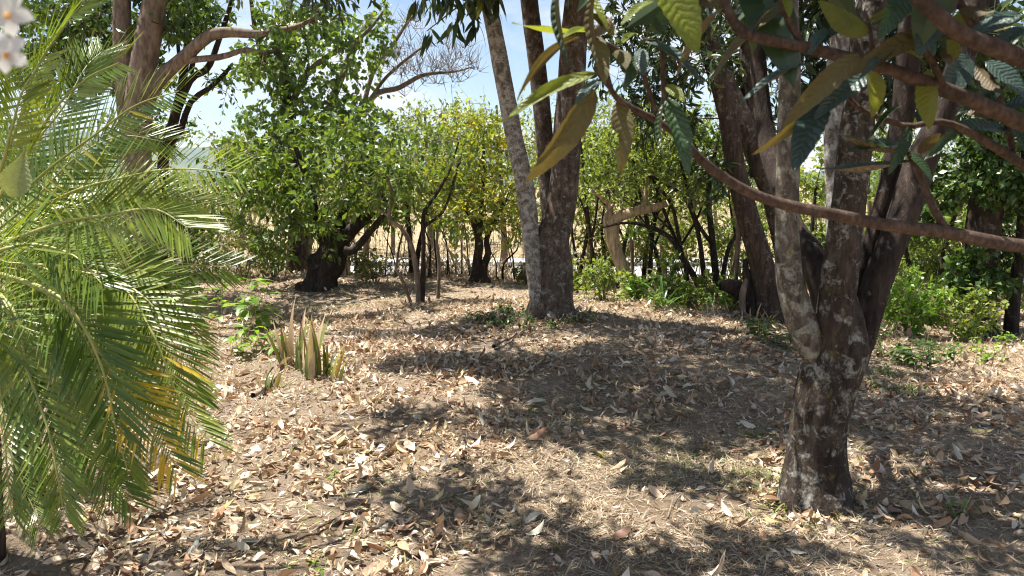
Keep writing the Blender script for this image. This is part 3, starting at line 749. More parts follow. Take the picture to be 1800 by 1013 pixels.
# =================================================== 9. open thin shrub on the leaf pile
b = gbase(738, 533); D = b[1]
t = Tree('thin_shrub', 'thin crooked shrub with bare brown stems standing on the leaf litter', 'shrub', b)
kw = dict(sides=9, rough=0.08, step=0.07)
t.limb([(738, 545, 15), (736, 510, 12), (731, 470, 10), (722, 430, 9), (705, 400, 8), (684, 384, 7), (688, 340, 6), (680, 310, 4)], D, M['bark_tan'], name='stem', **kw)
t.limb([(740, 535, 13), (744, 490, 9), (744, 430, 8), (745, 375, 7), (765, 345, 6), (790, 300, 5), (806, 250, 3)], D, M['bark_dark'], name='stem', **kw)
t.limb([(744, 400, 6), (780, 370, 5), (800, 310, 4), (812, 270, 2)], D, M['bark_dark'], name='stem', **kw)
t.limb([(722, 532, 6), (706, 490, 6), (695, 470, 5), (705, 455, 4), (722, 455, 3)], D, M['bark_tan'], name='stem', **kw)
t.limb([(770, 525, 7), (772, 470, 6), (768, 420, 5), (775, 380, 3)], D + .3, M['bark_tan'], name='stem', **kw)
t.limb([(690, 384, 5), (660, 365, 4), (640, 345, 2)], D, M['bark_tan'], name='stem', **kw)
t.crown(blobs([(690, 290, 60, 40, D, .4, 16), (770, 290, 70, 50, D, .4, 18), (650, 340, 30, 25, D, .3, 6), (720, 330, 60, 40, D, .3, 8), (780, 395, 50, 20, D, .3, 6)]), T_OV, M['lf_mid'], M['bark_tan'], 0.09, 4, 5, 0.25, 0.4, 0.01)

# =================================================== 10. pale dead-looking tree
b = gbase(1110, 523); D = b[1]
t = Tree('cream_barked_tree', 'bent cream-barked tree with a smooth limb stretched sideways, in the undergrowth', 'tree', b)
kw = dict(sides=18, rough=0.13, step=0.04, nscale=6, ridges=.6)
t.limb([(1116, 535, 38), (1108, 510, 28), (1096, 475, 24), (1084, 445, 22), (1076, 415, 24), (1078, 392, 24), (1090, 380, 20), (1115, 372, 17), (1145, 366, 14), (1172, 358, 10)], D, M['bark_pale'], name='trunk', flare=0.2, **kw)
t.limb([(1076, 405, 16), (1072, 380, 13), (1070, 360, 10), (1058, 348, 7), (1040, 335, 5), (1015, 330, 4)], D, M['bark_pale'], name='limb', **kw)
t.limb([(1126, 370, 10), (1134, 350, 8), (1138, 320, 6), (1150, 290, 4)], D, M['bark_pale'], name='limb', **kw)
t.limb([(1074, 430, 10), (1064, 400, 8), (1066, 375, 6), (1082, 355, 4)], D - .05, M['bark_pale'], name='limb', **kw)

# =================================================== 11. dark slender trees of the undergrowth
def slender(u, v, paths, label, bl, seedw=1.0, mat='bark_dark', lm='lf_light', length=0.075, name='slender_tree', per=6, keep=1.0):
    b = gbase(u, v); D = b[1]
    t = Tree(name, label, 'tree', b)
    for pth in paths: t.limb([(a[0], a[1], a[2]) for a in pth], D, M[mat], name='stem', sides=9, rough=0.09, step=0.08)
    t.crown(blobs([(x[0], x[1], x[2], x[3], D + x[4], x[5], x[6]) for x in bl]), T_SMALL, M[lm], M[mat], length, 5, per, 0.27, 0.2, 0.012, keep=keep)
    return t
slender(1236, 520, [[(1240, 530, 15), (1222, 490, 12), (1200, 455, 11), (1180, 420, 9), (1140, 398, 8), (1100, 392, 5), (1060, 400, 3)],
                    [(1200, 455, 8), (1192, 410, 7), (1180, 360, 6), (1150, 320, 5), (1110, 280, 3)],
                    [(1238, 525, 11), (1236, 470, 9), (1225, 400, 8), (1205, 350, 7), (1180, 330, 5), (1130, 300, 4), (1090, 270, 2)]],
        'dark slender tree arching over the cream-barked tree', [(1110, 270, 90, 60, 0, .7, 56), (1160, 220, 90, 50, .3, .7, 44), (1060, 330, 50, 40, .2, .5, 16), (1200, 310, 60, 50, 0, .6, 22)])
slender(1262, 522, [[(1264, 535, 16), (1258, 480, 13), (1252, 420, 11), (1246, 350, 9), (1255, 280, 7), (1270, 200, 5)],
                    [(1252, 430, 8), (1225, 390, 7), (1210, 340, 6), (1195, 280, 4)],
                    [(1268, 500, 9), (1280, 440, 8), (1300, 400, 6), (1312, 340, 4)]],
        'upright dark slender tree next to the hollow stump', [(1240, 240, 70, 60, .2, .6, 30), (1280, 300, 50, 50, .1, .5, 18), (1200, 270, 60, 60, .4, .6, 20)], lm='lf_mid')
slender(1025, 505, [[(1024, 520, 8), (1022, 470, 7), (1032, 410, 6), (1030, 350, 5), (1040, 280, 3)], [(1024, 500, 6), (1010, 440, 5), (1004, 380, 4), (1015, 300, 2)]],
        'thin sapling behind the three-trunked tree', [(1035, 290, 50, 60, .2, .5, 30), (1020, 380, 40, 40, .2, .4, 12), (1050, 220, 50, 40, .4, .5, 20)])
slender(1100, 500, [[(1130, 520, 9), (1135, 450, 8), (1150, 380, 6), (1160, 300, 4)], [(1060, 515, 8), (1062, 450, 7), (1058, 400, 5), (1070, 320, 3)]],
        'pair of thin leafy stems behind the cream-barked tree', [(1090, 320, 70, 50, .5, .6, 26), (1150, 400, 60, 40, .5, .5, 14), (1060, 440, 50, 30, .4, .4, 10)], lm='lf_olive')

for (u, v, lab, dx) in [(1165, 512, 'crooked dark sapling beside the strap-leaved clump', -50), (1215, 516, 'leaning dark sapling with forked twigs under the loquat branch', -70), (1290, 512, 'slim dark sapling behind the hollow stump', 25), (1085, 508, 'thin dark sapling crossing behind the cream trunk', 45), (1140, 508, 'thin grey sapling behind the sideways cream limb', 20), (1045, 508, 'slight sapling standing just past the three-trunked tree', -20)]:
    slender(u, v, [[(u, v + 12, 8), (u + dx * .2, v - 60, 7), (u + dx * .6, v - 130, 6), (u + dx, v - 210, 4), (u + dx * 1.3, v - 280, 2)], [(u + dx * .3, v - 80, 5), (u - dx * .2, v - 140, 4), (u - dx * .5, v - 220, 2)], [(u + dx * .5, v - 110, 4), (u + dx * 1.1, v - 150, 3), (u + dx * 1.7, v - 170, 2)]],
            lab, [(u + dx, v - 230, 50, 50, .2, .4, 9), (u, v - 150, 60, 50, .2, .4, 8), (u + dx * 1.4, v - 160, 40, 40, .1, .3, 5)], name='dark_sapling', keep=.6, per=5)
# =================================================== 12. trees at the far edge on the other side
b = gbase(1716, 590); D = b[1]
t = Tree('ivy_clad_tree', 'dark thick-trunked tree wrapped in ivy, standing in the green undergrowth', 'tree', b)
kw = dict(sides=18, rough=0.1, step=0.1)
t.limb([(1716, 610, 64), (1718, 540, 54), (1724, 450, 56), (1735, 350, 54), (1742, 250, 50), (1738, 120, 46), (1730, 0, 40), (1720, -140, 26)], D, M['bark_dark'], name='trunk', flare=0.3, ridges=0.6, **kw)
t.limb([(1738, 330, 24), (1768, 250, 20), (1795, 170, 16), (1830, 80, 10)], D, M['bark_dark'], name='limb', **kw)
t.crown(blobs([(1740, 300, 60, 60, D - .35, .15, 30), (1745, 200, 70, 70, D - .2, .3, 34), (1715, 480, 60, 40, D - .3, .15, 22), (1700, 120, 110, 80, D, .8, 40), (1790, 330, 40, 60, D - .2, .3, 16), (1650, 330, 60, 60, D + .4, .5, 26), (1770, 80, 80, 80, D, .8, 26)]),
        T_VINE, M['lf_dark'], M['bark_dark'], 0.09, 5, 8, 0.24, 0.5, 0.02)
b = gbase(1775, 590); D = b[1] + 0.5
slender(1786, 588, [[(1775, 600, 26), (1782, 520, 22), (1795, 420, 18), (1800, 300, 14), (1810, 180, 8)]], 'dark leafy tree beyond the ivy-clad one', [(1790, 300, 90, 80, .3, .7, 44), (1800, 440, 60, 60, .2, .5, 26), (1830, 160, 80, 80, .3, .6, 26)], lm='lf_dark', length=0.09)
slender(1600, 560, [[(1640, 570, 12), (1650, 500, 10), (1665, 420, 8), (1690, 350, 5)], [(1600, 560, 10), (1602, 490, 9), (1590, 420, 7), (1600, 340, 4)]], 'bushy young tree behind the forked stems of the multi-stemmed tree', [(1640, 420, 70, 60, .3, .6, 40), (1600, 320, 60, 60, .4, .6, 30), (1690, 500, 60, 40, .2, .5, 24)], lm='lf_mid', length=0.08)
slender(1440, 545, [[(1432, 560, 10), (1434, 480, 9), (1428, 400, 7), (1436, 320, 5)]], 'slim young tree glimpsed through the fork of the multi-stemmed tree', [(1440, 300, 40, 60, .3, .5, 20), (1420, 420, 40, 50, .3, .4, 14), (1560, 200, 60, 60, .8, .6, 16)], lm='lf_light', length=0.09)

# =================================================== 13. background trees beyond the bank
def far_tree(u, top, base_v, d, ru, label, lm, length=0.13, n=80, trunkw=14, low=None, seedt=None):
    b = P(u, base_v, d); b[2] = float(height(b[0], b[1]))
    t = Tree('background_tree', label, 'tree', b, 'trees beyond the bank')
    pb = to_px(b)
    mid = (top + (low or base_v)) / 2
    dx = U(-14, 14)
    t.limb([(u, pb[1] + 12, trunkw), (u + dx * .4, (pb[1] + mid) / 2, trunkw * .8), (u + dx, mid, trunkw * .55), (u + dx * 1.5, top + 10, trunkw * .25)], d, M['bark_tan'], name='trunk', sides=8, rough=0.08, step=0.2)
    hh = ((low or base_v) - top) / 2
    t.crown(np.vstack([blob(u, mid, ru, hh, d, Wd(ru, d) * 0.9, int(n * .6), 0.3), blob(u - ru * .3, mid - hh * .45, ru * .7, hh * .6, d, Wd(ru, d) * .6, int(n * .25)), blob(u + ru * .4, mid + hh * .2, ru * .7, hh * .6, d, Wd(ru, d) * .6, int(n * .25))]),
            T_OV, M[lm], M['bark_tan'], length * .85, 5, 7, 0.55, 0.3, 0.03, keep=.62)
    return t
for (u, top, bv, d, ru, low, lm, n, lab) in [
    (-20, 150, 470, 14, 120, 470, 'lf_mid', 90, 'dense green tree filling the space behind the palm'),
    (120, 260, 480, 13, 120, 480, 'lf_dark', 90, 'low dark bushy tree behind the palm fronds'),
    (330, 300, 480, 12.5, 90, 480, 'lf_mid', 70, 'rounded bushy tree past the palm tips, before the gnarled tree'),
    (420, 215, 470, 16, 70, 400, 'lf_olive', 50, 'dull olive tree under the white cloud'),
    (640, 240, 480, 17, 90, 420, 'lf_olive', 60, 'olive tree across the bank behind the gnarled crown'),
    (760, 190, 470, 18, 100, 400, 'lf_light', 80, 'pale green tree over the road beyond the thin shrub'),
    (890, 175, 470, 17, 80, 400, 'lf_light', 70, 'pale green tree seen between the grey trunks and the yellowing tree'),
    (1040, 150, 470, 16, 90, 420, 'lf_light', 80, 'airy light green tree behind the loquat leaves'),
    (1170, 170, 480, 15, 90, 460, 'lf_light', 80, 'light green tree behind the dark slender stems'),
    (1290, 200, 480, 15, 80, 480, 'lf_mid', 70, 'mid green tree framed by the leaning trunks'),
    (1420, 330, 500, 17, 80, 500, 'lf_olive', 50, 'low olive tree seen through the forked stems'),
    (1540, 220, 500, 15, 90, 500, 'lf_light', 60, 'light green tree behind the forked dark stems'),
    (1650, 180, 520, 13, 100, 520, 'lf_mid', 90, 'dense mid green tree behind the ivy-clad trunk'),
    (1820, 100, 520, 12, 120, 520, 'lf_mid', 90, 'tall dense tree past the ivy-clad trunk')]:
    far_tree(u, top, bv, d, ru, lab, lm, n=n, low=low)

for (u, top, bv, d, ru, low, lm, n, lab) in [
    (-60, 90, 440, 26, 150, 440, 'lf_mid', 90, 'large green roadside tree far behind the palm'), (180, 200, 440, 30, 130, 430, 'lf_olive', 70, 'hazy olive roadside tree past the palm'), (310, 290, 440, 34, 90, 430, 'lf_olive', 50, 'low olive roadside tree under the cloud'),
    (450, 300, 440, 30, 90, 430, 'lf_olive', 50, 'dusty roadside tree behind the vine-hung trunk'), (570, 290, 440, 32, 90, 420, 'lf_olive', 50, 'dusty roadside tree behind the gnarled tree'), (690, 300, 440, 30, 80, 400, 'lf_light', 40, 'light roadside tree behind the thin shrub'),
    (800, 250, 440, 34, 100, 390, 'lf_olive', 50, 'olive roadside tree behind the yellowing tree'), (960, 230, 440, 30, 100, 400, 'lf_olive', 60, 'olive roadside tree behind the three trunks'), (1110, 230, 440, 32, 110, 430, 'lf_light', 60, 'light roadside tree behind the cream-barked tree'),
    (1260, 230, 440, 28, 110, 440, 'lf_olive', 60, 'olive roadside tree behind the leaning trunks'), (1400, 300, 440, 30, 110, 440, 'lf_light', 50, 'light roadside tree seen past the lichened stem'), (1560, 260, 440, 26, 130, 440, 'lf_mid', 70, 'green roadside tree behind the near forked stems'),
    (1740, 180, 440, 24, 150, 440, 'lf_mid', 80, 'large green roadside tree behind the ivy-clad tree')]:
    far_tree(u, top, bv, d, ru, lab, lm, length=.3, n=n, low=low, trunkw=9)
# =================================================== 14. bushes and undergrowth
def bush(u, v, w, h, label, lm, name='bush', length=0.08, n=26, T=None, droop=0.2, cat='bush', group=None):
    b = gbase(u, v); D = b[1]
    t = Tree(name, label, cat, b, group)
    for k in range(4):
        e = b + np.array([U(-.35, .35) * Wd(w, D), U(-.2, .2), Wd(h, D) * U(.5, .8)])
        t.world_limb([sink(b, -.05) + np.array([U(-.05, .05), U(-.05, .05), 0]), (b + e) / 2 + rng.normal(size=3) * .03, e], [0.012, 0.009, 0.004], M['bark_tan'], name='stem', sides=6, rough=0.05, step=0.1)
    c = to_px(b)
    t.crown(blob(u, c[1] - h * .55, w * .5, h * .48, D, Wd(w, D) * .4, n), T or T_OV, M[lm], M['bark_tan'], length, 4, 6, 0.16, droop, 0.008, name='foliage')
    return t
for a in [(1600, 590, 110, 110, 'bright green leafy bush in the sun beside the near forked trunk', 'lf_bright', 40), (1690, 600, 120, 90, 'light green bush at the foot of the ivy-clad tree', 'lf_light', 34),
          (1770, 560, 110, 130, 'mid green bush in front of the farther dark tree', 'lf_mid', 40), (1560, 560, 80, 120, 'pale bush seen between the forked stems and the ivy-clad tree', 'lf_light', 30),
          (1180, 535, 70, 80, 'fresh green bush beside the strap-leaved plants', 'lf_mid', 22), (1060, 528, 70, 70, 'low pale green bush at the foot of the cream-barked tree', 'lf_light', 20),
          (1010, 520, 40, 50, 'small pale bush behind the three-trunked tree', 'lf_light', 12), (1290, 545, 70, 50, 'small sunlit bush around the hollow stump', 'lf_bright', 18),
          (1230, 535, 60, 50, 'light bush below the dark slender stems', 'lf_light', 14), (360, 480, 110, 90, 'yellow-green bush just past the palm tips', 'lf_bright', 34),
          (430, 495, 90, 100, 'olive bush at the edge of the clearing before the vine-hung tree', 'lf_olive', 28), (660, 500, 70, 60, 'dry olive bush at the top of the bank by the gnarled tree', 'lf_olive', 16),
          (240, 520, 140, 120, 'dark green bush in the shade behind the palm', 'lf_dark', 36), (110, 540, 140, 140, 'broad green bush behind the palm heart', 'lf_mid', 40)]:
    bush(a[0], a[1], a[2], a[3], a[4], a[5], n=a[6])

for a in [(1030, 505, 80, 90, 'dim olive bush at the bank top behind the cream-barked tree', 'lf_olive', 12), (1090, 500, 90, 110, 'mid green bush directly behind the cream trunk', 'lf_light', 14), (1150, 500, 90, 120, 'tall light bush behind the strap-leaved plants', 'lf_light', 16),
          (1210, 505, 90, 130, 'leafy bush among the dark slender stems', 'lf_light', 16), (1270, 510, 90, 130, 'sunlit bush behind the hollow stump', 'lf_light', 18), (1330, 520, 80, 120, 'bush glimpsed past the leaning trunk', 'lf_light', 28),
          (1420, 530, 90, 140, 'bright bush seen through the fork of the near stems', 'lf_light', 34), (1500, 540, 90, 140, 'green bush behind the near stems', 'lf_mid', 34), (1600, 530, 120, 160, 'tall green bush between the near stems and the ivy-clad tree', 'lf_mid', 50),
          (1680, 535, 120, 150, 'tall light green bush close behind the ivy-clad trunk', 'lf_light', 50), (1780, 530, 130, 180, 'tall dark bush beyond the ivy-clad trunk', 'lf_dark', 50), (1120, 530, 50, 40, 'small weedy bush at the foot of the cream trunk', 'lf_bright', 14),
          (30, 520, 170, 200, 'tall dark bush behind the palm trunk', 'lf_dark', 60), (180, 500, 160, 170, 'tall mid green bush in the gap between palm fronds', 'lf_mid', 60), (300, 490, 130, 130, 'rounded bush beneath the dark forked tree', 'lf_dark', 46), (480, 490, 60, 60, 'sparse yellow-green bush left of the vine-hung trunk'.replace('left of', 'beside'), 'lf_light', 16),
          (640, 490, 60, 50, 'straggly pale bush on the bank between gnarled tree and thin shrub', 'lf_olive', 12), (930, 500, 50, 40, 'small dry bush behind the pale grey trunk', 'lf_olive', 10)]:
    bush(a[0], a[1], a[2], a[3], a[4], a[5], n=a[6], length=.09)
# low leafy plants round the middle tree and along the edge
T_PL = [blade(3, 0.42, 0.2, 0.4), blade(3, 0.36, 0.3, 0.6)]
def low_plant(u, v, w, h, n, label, lm, length=0.1, name='leafy_plant', group=None):
    b = gbase(u, v); D = b[1]
    root = thing(name, label, 'plant', b, group)
    k = max(3, n // 6)
    sb = np.c_[U(-.5, .5, k) * Wd(w, D), U(-.5, .5, k) * Wd(w, D) * .8, np.zeros(k)]
    se = sb + np.c_[rng.normal(size=(k, 2)) * .04, U(.5, 1, k) * Wd(h, D)]
    sb[:, 2] = height(sb[:, 0] + b[0], sb[:, 1] + b[1]) - b[2] - 0.02
    v_, f_ = sticks(sb, se, 0.004, 0.002, 4)
    add_obj('stem', mesh_from('stem', v_, f_), M['rachis'], root, kind='stuff')
    i = rng.integers(0, k, n); q = U(.25, 1.05, n)[:, None]
    pos = sb[i] + (se[i] - sb[i]) * q
    a = U(0, 2 * math.pi, n)
    d = unit(np.c_[np.cos(a), np.sin(a), U(-.1, .7, n)])
    v_, f_, ti, uv = scatter(T_PL, pos, d, unit(np.array([[0, 0, 1.]]) + rdir(n) * .3), U(.7, 1.2, n) * length, R(n))
    add_obj('foliage', mesh_from('foliage', v_, f_, ti, uv, True), M[lm], root, kind='stuff')
    return root
GP = 'low plants around the three-trunked tree'
for (u, v) in [(830, 562), (855, 570), (880, 560), (905, 572), (925, 565), (890, 550), (915, 552), (1005, 568), (1025, 562), (935, 580), (870, 578), (985, 578)]:
    low_plant(u, v, 46, 20, 34, 'low dark green leafy plant at the foot of the three-trunked tree', 'lf_dark', 0.08, group=GP)
GE = 'leafy seedlings along the edge of the undergrowth'
for (u, v) in [(1345, 600), (1375, 612), (1320, 590), (1550, 628), (1580, 640), (1620, 650), (1600, 625), (1660, 640), (1530, 600)]:
    low_plant(u, v, 46, 40, 36, 'upright long-leaved green seedling ' + ('beside the leaning tree' if u < 1400 else 'behind the multi-stemmed tree'), 'lf_dark', 0.11, group=GE)
for (u, v) in [(1150, 540), (1090, 535), (1215, 545), (1260, 548), (1040, 530), (1730, 640), (1690, 625), (1775, 610), (980, 530)]:
    low_plant(u, v, 60, 40, 40, 'small bright green weed growing where path and undergrowth meet', 'lf_bright', 0.07, name='weed', group='weeds at the undergrowth edge')

# strap-leaved plants
T_STRAP = [blade(5, 0.075, 0.3, 0.7, peak=0.35), blade(5, 0.07, 0.3, 1.1, peak=0.35), blade(5, 0.08, 0.25, 0.35, peak=0.35)]
strap_me = []
for x in T_STRAP:
    me = mesh_from('strap_leaf', *x[:2], tint=np.full(len(x[0]), 0.5), uv=x[2], smooth=True); me.materials.append(M['strap']); strap_me.append(me)
M['strap_o'] = leaf_mat('strap_leaf_single', [(0, (0.03, 0.08, 0.015)), (0.7, (0.09, 0.17, 0.03)), (1, (0.2, 0.26, 0.06))], 0.35, 0.3, per_object=True)
def strap_plant(u, v, hpx, n, label, stem=0.0, d=None, name='strap_leaved_plant'):
    b = gbase(u, v) if d is None else P(u, v, d)
    if d is not None: b[2] = float(height(b[0], b[1]))
    D = b[1]; root = thing(name, label, 'plant', b)
    H = Wd(hpx, D)
    top = np.array([0, 0, stem])
    if stem > 0:
        v_, f_ = tube(np.array([[0, 0, -.1], [0.02, 0, stem * .5], [0, 0, stem]]), [.03, .028, .025], 8)
        me = mesh_from('stem', v_, f_, smooth=True); me.validate(); add_obj('stem', me, M['bark_tan'], root)
    for k in range(n):
        a = U(0, 2 * math.pi); el = U(0.25, 1.45)
        d_ = np.array([math.cos(a) * math.cos(el), math.sin(a) * math.cos(el), math.sin(el)])
        o0 = top + np.array([math.cos(a) * .02, math.sin(a) * .02, U(-.03, .03) - (0.03 if stem == 0 else 0)])
        L = H * U(.7, 1.1)
        place_leaf('leaf', strap_me[rng.integers(0, 3)], M['strap_o'], root, np.zeros(3), o0, o0 + d_ * L, [-math.cos(a) * .7, -math.sin(a) * .7, 1.0])
strap_plant(1165, 540, 85, 34, 'clump of long grassy strap leaves in the undergrowth near the cream-barked tree')
strap_plant(1200, 530, 80, 26, 'smaller clump of strap leaves under the dark slender stems')
strap_plant(1108, 520, 75, 30, 'spiky drooping rosette on a bare stem behind the cream-barked limb', stem=0.75, d=10.6, name='spiky_rosette_plant')
strap_plant(1290, 535, 70, 26, 'dark spiky rosette on a stem beside the leaning trunk', stem=1.5, d=8.9, name='spiky_rosette_plant')
strap_plant(1000, 505, 60, 18, 'spiky tuft beyond the three-trunked tree', stem=0.3, d=12.0)

# =================================================== 15. living fence of thin stems at the top of the bank
for k, u in enumerate([612, 628, 676, 694, 700, 752, 757, 770, 786, 791, 812, 826, 872, 884, 905, 1002]):
    d = 12.2 + U(-.25, .4)
    b = P(u, 495, d); b[2] = float(height(b[0], b[1]))
    hgt = U(.6, 1.7)
    lean = U(-.35, .35)
    pts = [b + np.array([0, 0, -.1]), b + np.array([lean * .1 + U(-.07, .07), 0, hgt * .4]), b + np.array([lean * .8 + U(-.06, .06), 0, hgt * .75]), b + np.array([lean, U(-.1, .1), hgt])]
    c = catmull(pts, 10)
    v_, f_ = tube(c - b, np.linspace(U(.012, .024), .007, 10), 6, 0.08)
    me = mesh_from('stake', v_, f_, smooth=True); me.validate()
    add_obj('bare_sapling', me, M['bark_dark'] if k % 3 else M['bark_tan'], loc=b, label='thin leafless sapling in the row along the top of the bank', category='sapling', group='bare saplings along the bank')

# =================================================== 16. stump with a snag, fallen sticks
b = gbase(1315, 555); D = b[1]
t = Tree('hollow_stump', 'dark twisted stump with a broken upright snag beside the leaning tree', 'stump', b)
kw = dict(sides=14, rough=0.14, step=0.04, nscale=5)
t.limb([(1326, 565, 40), (1318, 530, 34), (1300, 510, 32), (1280, 503, 26), (1266, 504, 14)], D, M['bark_dark'], name='trunk', ridges=.6, **kw)
t.limb([(1322, 545, 26), (1318, 510, 22), (1312, 480, 14), (1310, 455, 7)], D - .05, M['bark_dark'], name='snag', **kw)
t.limb([(1308, 560, 9), (1304, 530, 12), (1308, 505, 11), (1312, 490, 6)], D - .2, M['bark_tan'], name='snag', label='pale tan broken snag', **kw)
b = gbase(900, 700)
def stick(u0, v0, u1, v1, r, label, mat='deadwood', n=8, name='fallen_stick'):
    a, e = G(u0, v0), G(u1, v1)
    q = np.linspace(0, 1, n)[:, None]
    p = a + (e - a) * q; p[:, 2] = height(p[:, 0], p[:, 1]) + r * 1.2 + 0.015
    p[1:-1] += rng.normal(size=(n - 2, 3)) * 0.012
    v_, f_ = tube(p - a, np.linspace(r, r * .55, n), 7, 0.12)
    me = mesh_from(name, v_, f_, smooth=True); me.validate()
    add_obj(name, me, M[mat], loc=a, label=label, category='stick')
stick(800, 580, 850, 602, .022, 'pale fallen stick on the leaves in front of the thin shrub')
stick(775, 525, 830, 540, .012, 'thin dark stick lying past the thin shrub', 'bark_dark')
stick(868, 616, 908, 592, .02, 'short brown stick near the foot of the three-trunked tree', 'bark_tan')
stick(1085, 515, 1135, 530, .018, 'pale stick at the foot of the cream-barked tree')
stick(925, 1005, 975, 985, .008, 'thin twig on the bare grass', 'bark_tan')
stick(1735, 640, 1790, 585, .012, 'bare branch lying against the undergrowth by the ivy-clad tree', 'deadwood')
stick(445, 705, 490, 665, .02, 'bleached curved stalk beside the snake plants')
stick(520, 960, 620, 905, .007, 'thin reddish twig among the pale dry leaves', 'bark_twig')

# =================================================== 17. snake plants and bright leafy plants by the palm
M['snake'] = leaf_mat('snake_leaf', [(0, (0.07, 0.11, 0.03)), (0.6, (0.15, 0.18, 0.045)), (1, (0.36, 0.32, 0.06))], 0.4, 0.15, per_object=True)
M['snake_dead'] = leaf_mat('snake_leaf_dead', [(0, (0.26, 0.17, 0.09)), (0.6, (0.44, 0.33, 0.2)), (0.9, (0.52, 0.42, 0.28)), (1, (0.45, 0.3, 0.06))], 0.6, 0.2, per_object=True)
snake_me = [mesh_from('snake_leaf', *x[:2], uv=x[2], smooth=True) for x in (blade(8, 0.1, 0.45, 0.35, peak=0.35, twist=0.9), blade(8, 0.085, 0.6, 0.7, peak=0.4, twist=-1.1), blade(8, 0.11, 0.5, -0.3, peak=0.3, twist=.5))]
def snake(u, v, specs, label):
    b = gbase(u, v); D = b[1]
    root = thing('snake_plant', label, 'plant', b)
    for (bu, tu, tv, dead) in specs + [(a_[0] + U(-18, 18), a_[1] + U(-22, 22), a_[2] + U(-12, 40), int(R() < .45)) for a_ in specs]:
        p0 = P(bu, v, D) + np.array([0, U(-.08, .08), 0]); p0[2] = float(height(p0[0], p0[1])) - .03
        p1 = P(tu, tv, p0[1] + U(-.06, .06))
        place_leaf('leaf', snake_me[rng.integers(0, 3)], M['snake_dead'] if dead else M['snake'], root, b, p0, p1, [U(-.4, .4), -1, .1], 1.0)
snake(548, 665, [(545, 536, 565, 0), (555, 556, 545, 1), (560, 566, 568, 0), (570, 575, 590, 0), (540, 522, 600, 1), (552, 550, 540, 1), (566, 585, 610, 0), (535, 528, 640, 0), (560, 548, 605, 1), (572, 592, 640, 0)], 'clump of yellow-edged snake plants with brown tips')
snake(515, 640, [(518, 500, 512, 1), (515, 505, 560, 1), (520, 497, 585, 0), (512, 490, 600, 1), (525, 512, 590, 0), (505, 478, 560, 1)], 'withered tan snake plant leaning behind the yellow-edged clump')
snake(470, 690, [(475, 462, 620, 0), (480, 505, 640, 0), (465, 458, 650, 1), (470, 452, 660, 1), (490, 500, 655, 0)], 'low half-dead snake plant next to the palm')
snake(530, 650, [(528, 515, 575, 0), (535, 545, 560, 1), (522, 505, 620, 1), (540, 538, 590, 0), (530, 490, 640, 1), (545, 575, 650, 1)], 'brown-tipped snake plant squeezed between the two taller clumps')
snake(597, 668, [(597, 603, 625, 0), (599, 606, 632, 0), (584, 593, 598, 0)], 'two small green snake plant blades apart from the clump')
low_plant(405, 575, 130, 90, 80, 'bright lobed-leaf plant shining in the sun beside the palm tips', 'lf_bright', 0.22)
low_plant(445, 625, 110, 60, 50, 'fresh green leafy plant beside the withered snake plants', 'lf_bright', 0.15)
low_plant(350, 530, 120, 70, 46, 'glossy bright plant half hidden by palm fronds', 'lf_bright', 0.15)
low_plant(545, 1008, 50, 22, 26, 'tiny bright green seedling among the pale dry leaves', 'lf_bright', 0.035, name='seedling')
low_plant(570, 838, 40, 14, 18, 'tiny weed sprouting in the sunlit litter', 'lf_bright', 0.03, name='seedling')
low_plant(1690, 905, 30, 40, 6, 'single broad-leaved seedling growing in the litter past the near trunk', 'lf_mid', 0.09, name='seedling')

# =================================================== 18. the palm
Pb = P(-60, 700, 2.75); Pb[2] = float(height(Pb[0], Pb[1]))
palm = thing('palm', 'feathery green palm with arching fronds filling the edge of the clearing', 'palm', Pb)
heart = np.array([Pb[0] + 0.02, Pb[1], 1.22])
v_, f_ = tube(catmull([Pb * [1, 1, 0] + [0, 0, Pb[2] - .1] - Pb, (Pb + heart) / 2 + [.03, 0, 0] - Pb, heart - Pb], 26), np.linspace(.075, .055, 26), 16, 0.14, 14, 3.0, True, 0.4)
me = mesh_from('trunk', v_, f_, smooth=True); me.validate(); add_obj('trunk', me, M['bark_red'], palm)
T_PALM = [blade(3, 0.06, 0.3, 0.03, peak=0.4), blade(3, 0.056, 0.35, 0.07, peak=0.4), blade(3, 0.066, 0.2, -0.02, peak=0.4)]
palm_me = [mesh_from('leaflet', *x[:2], uv=x[2], smooth=True) for x in T_PALM]
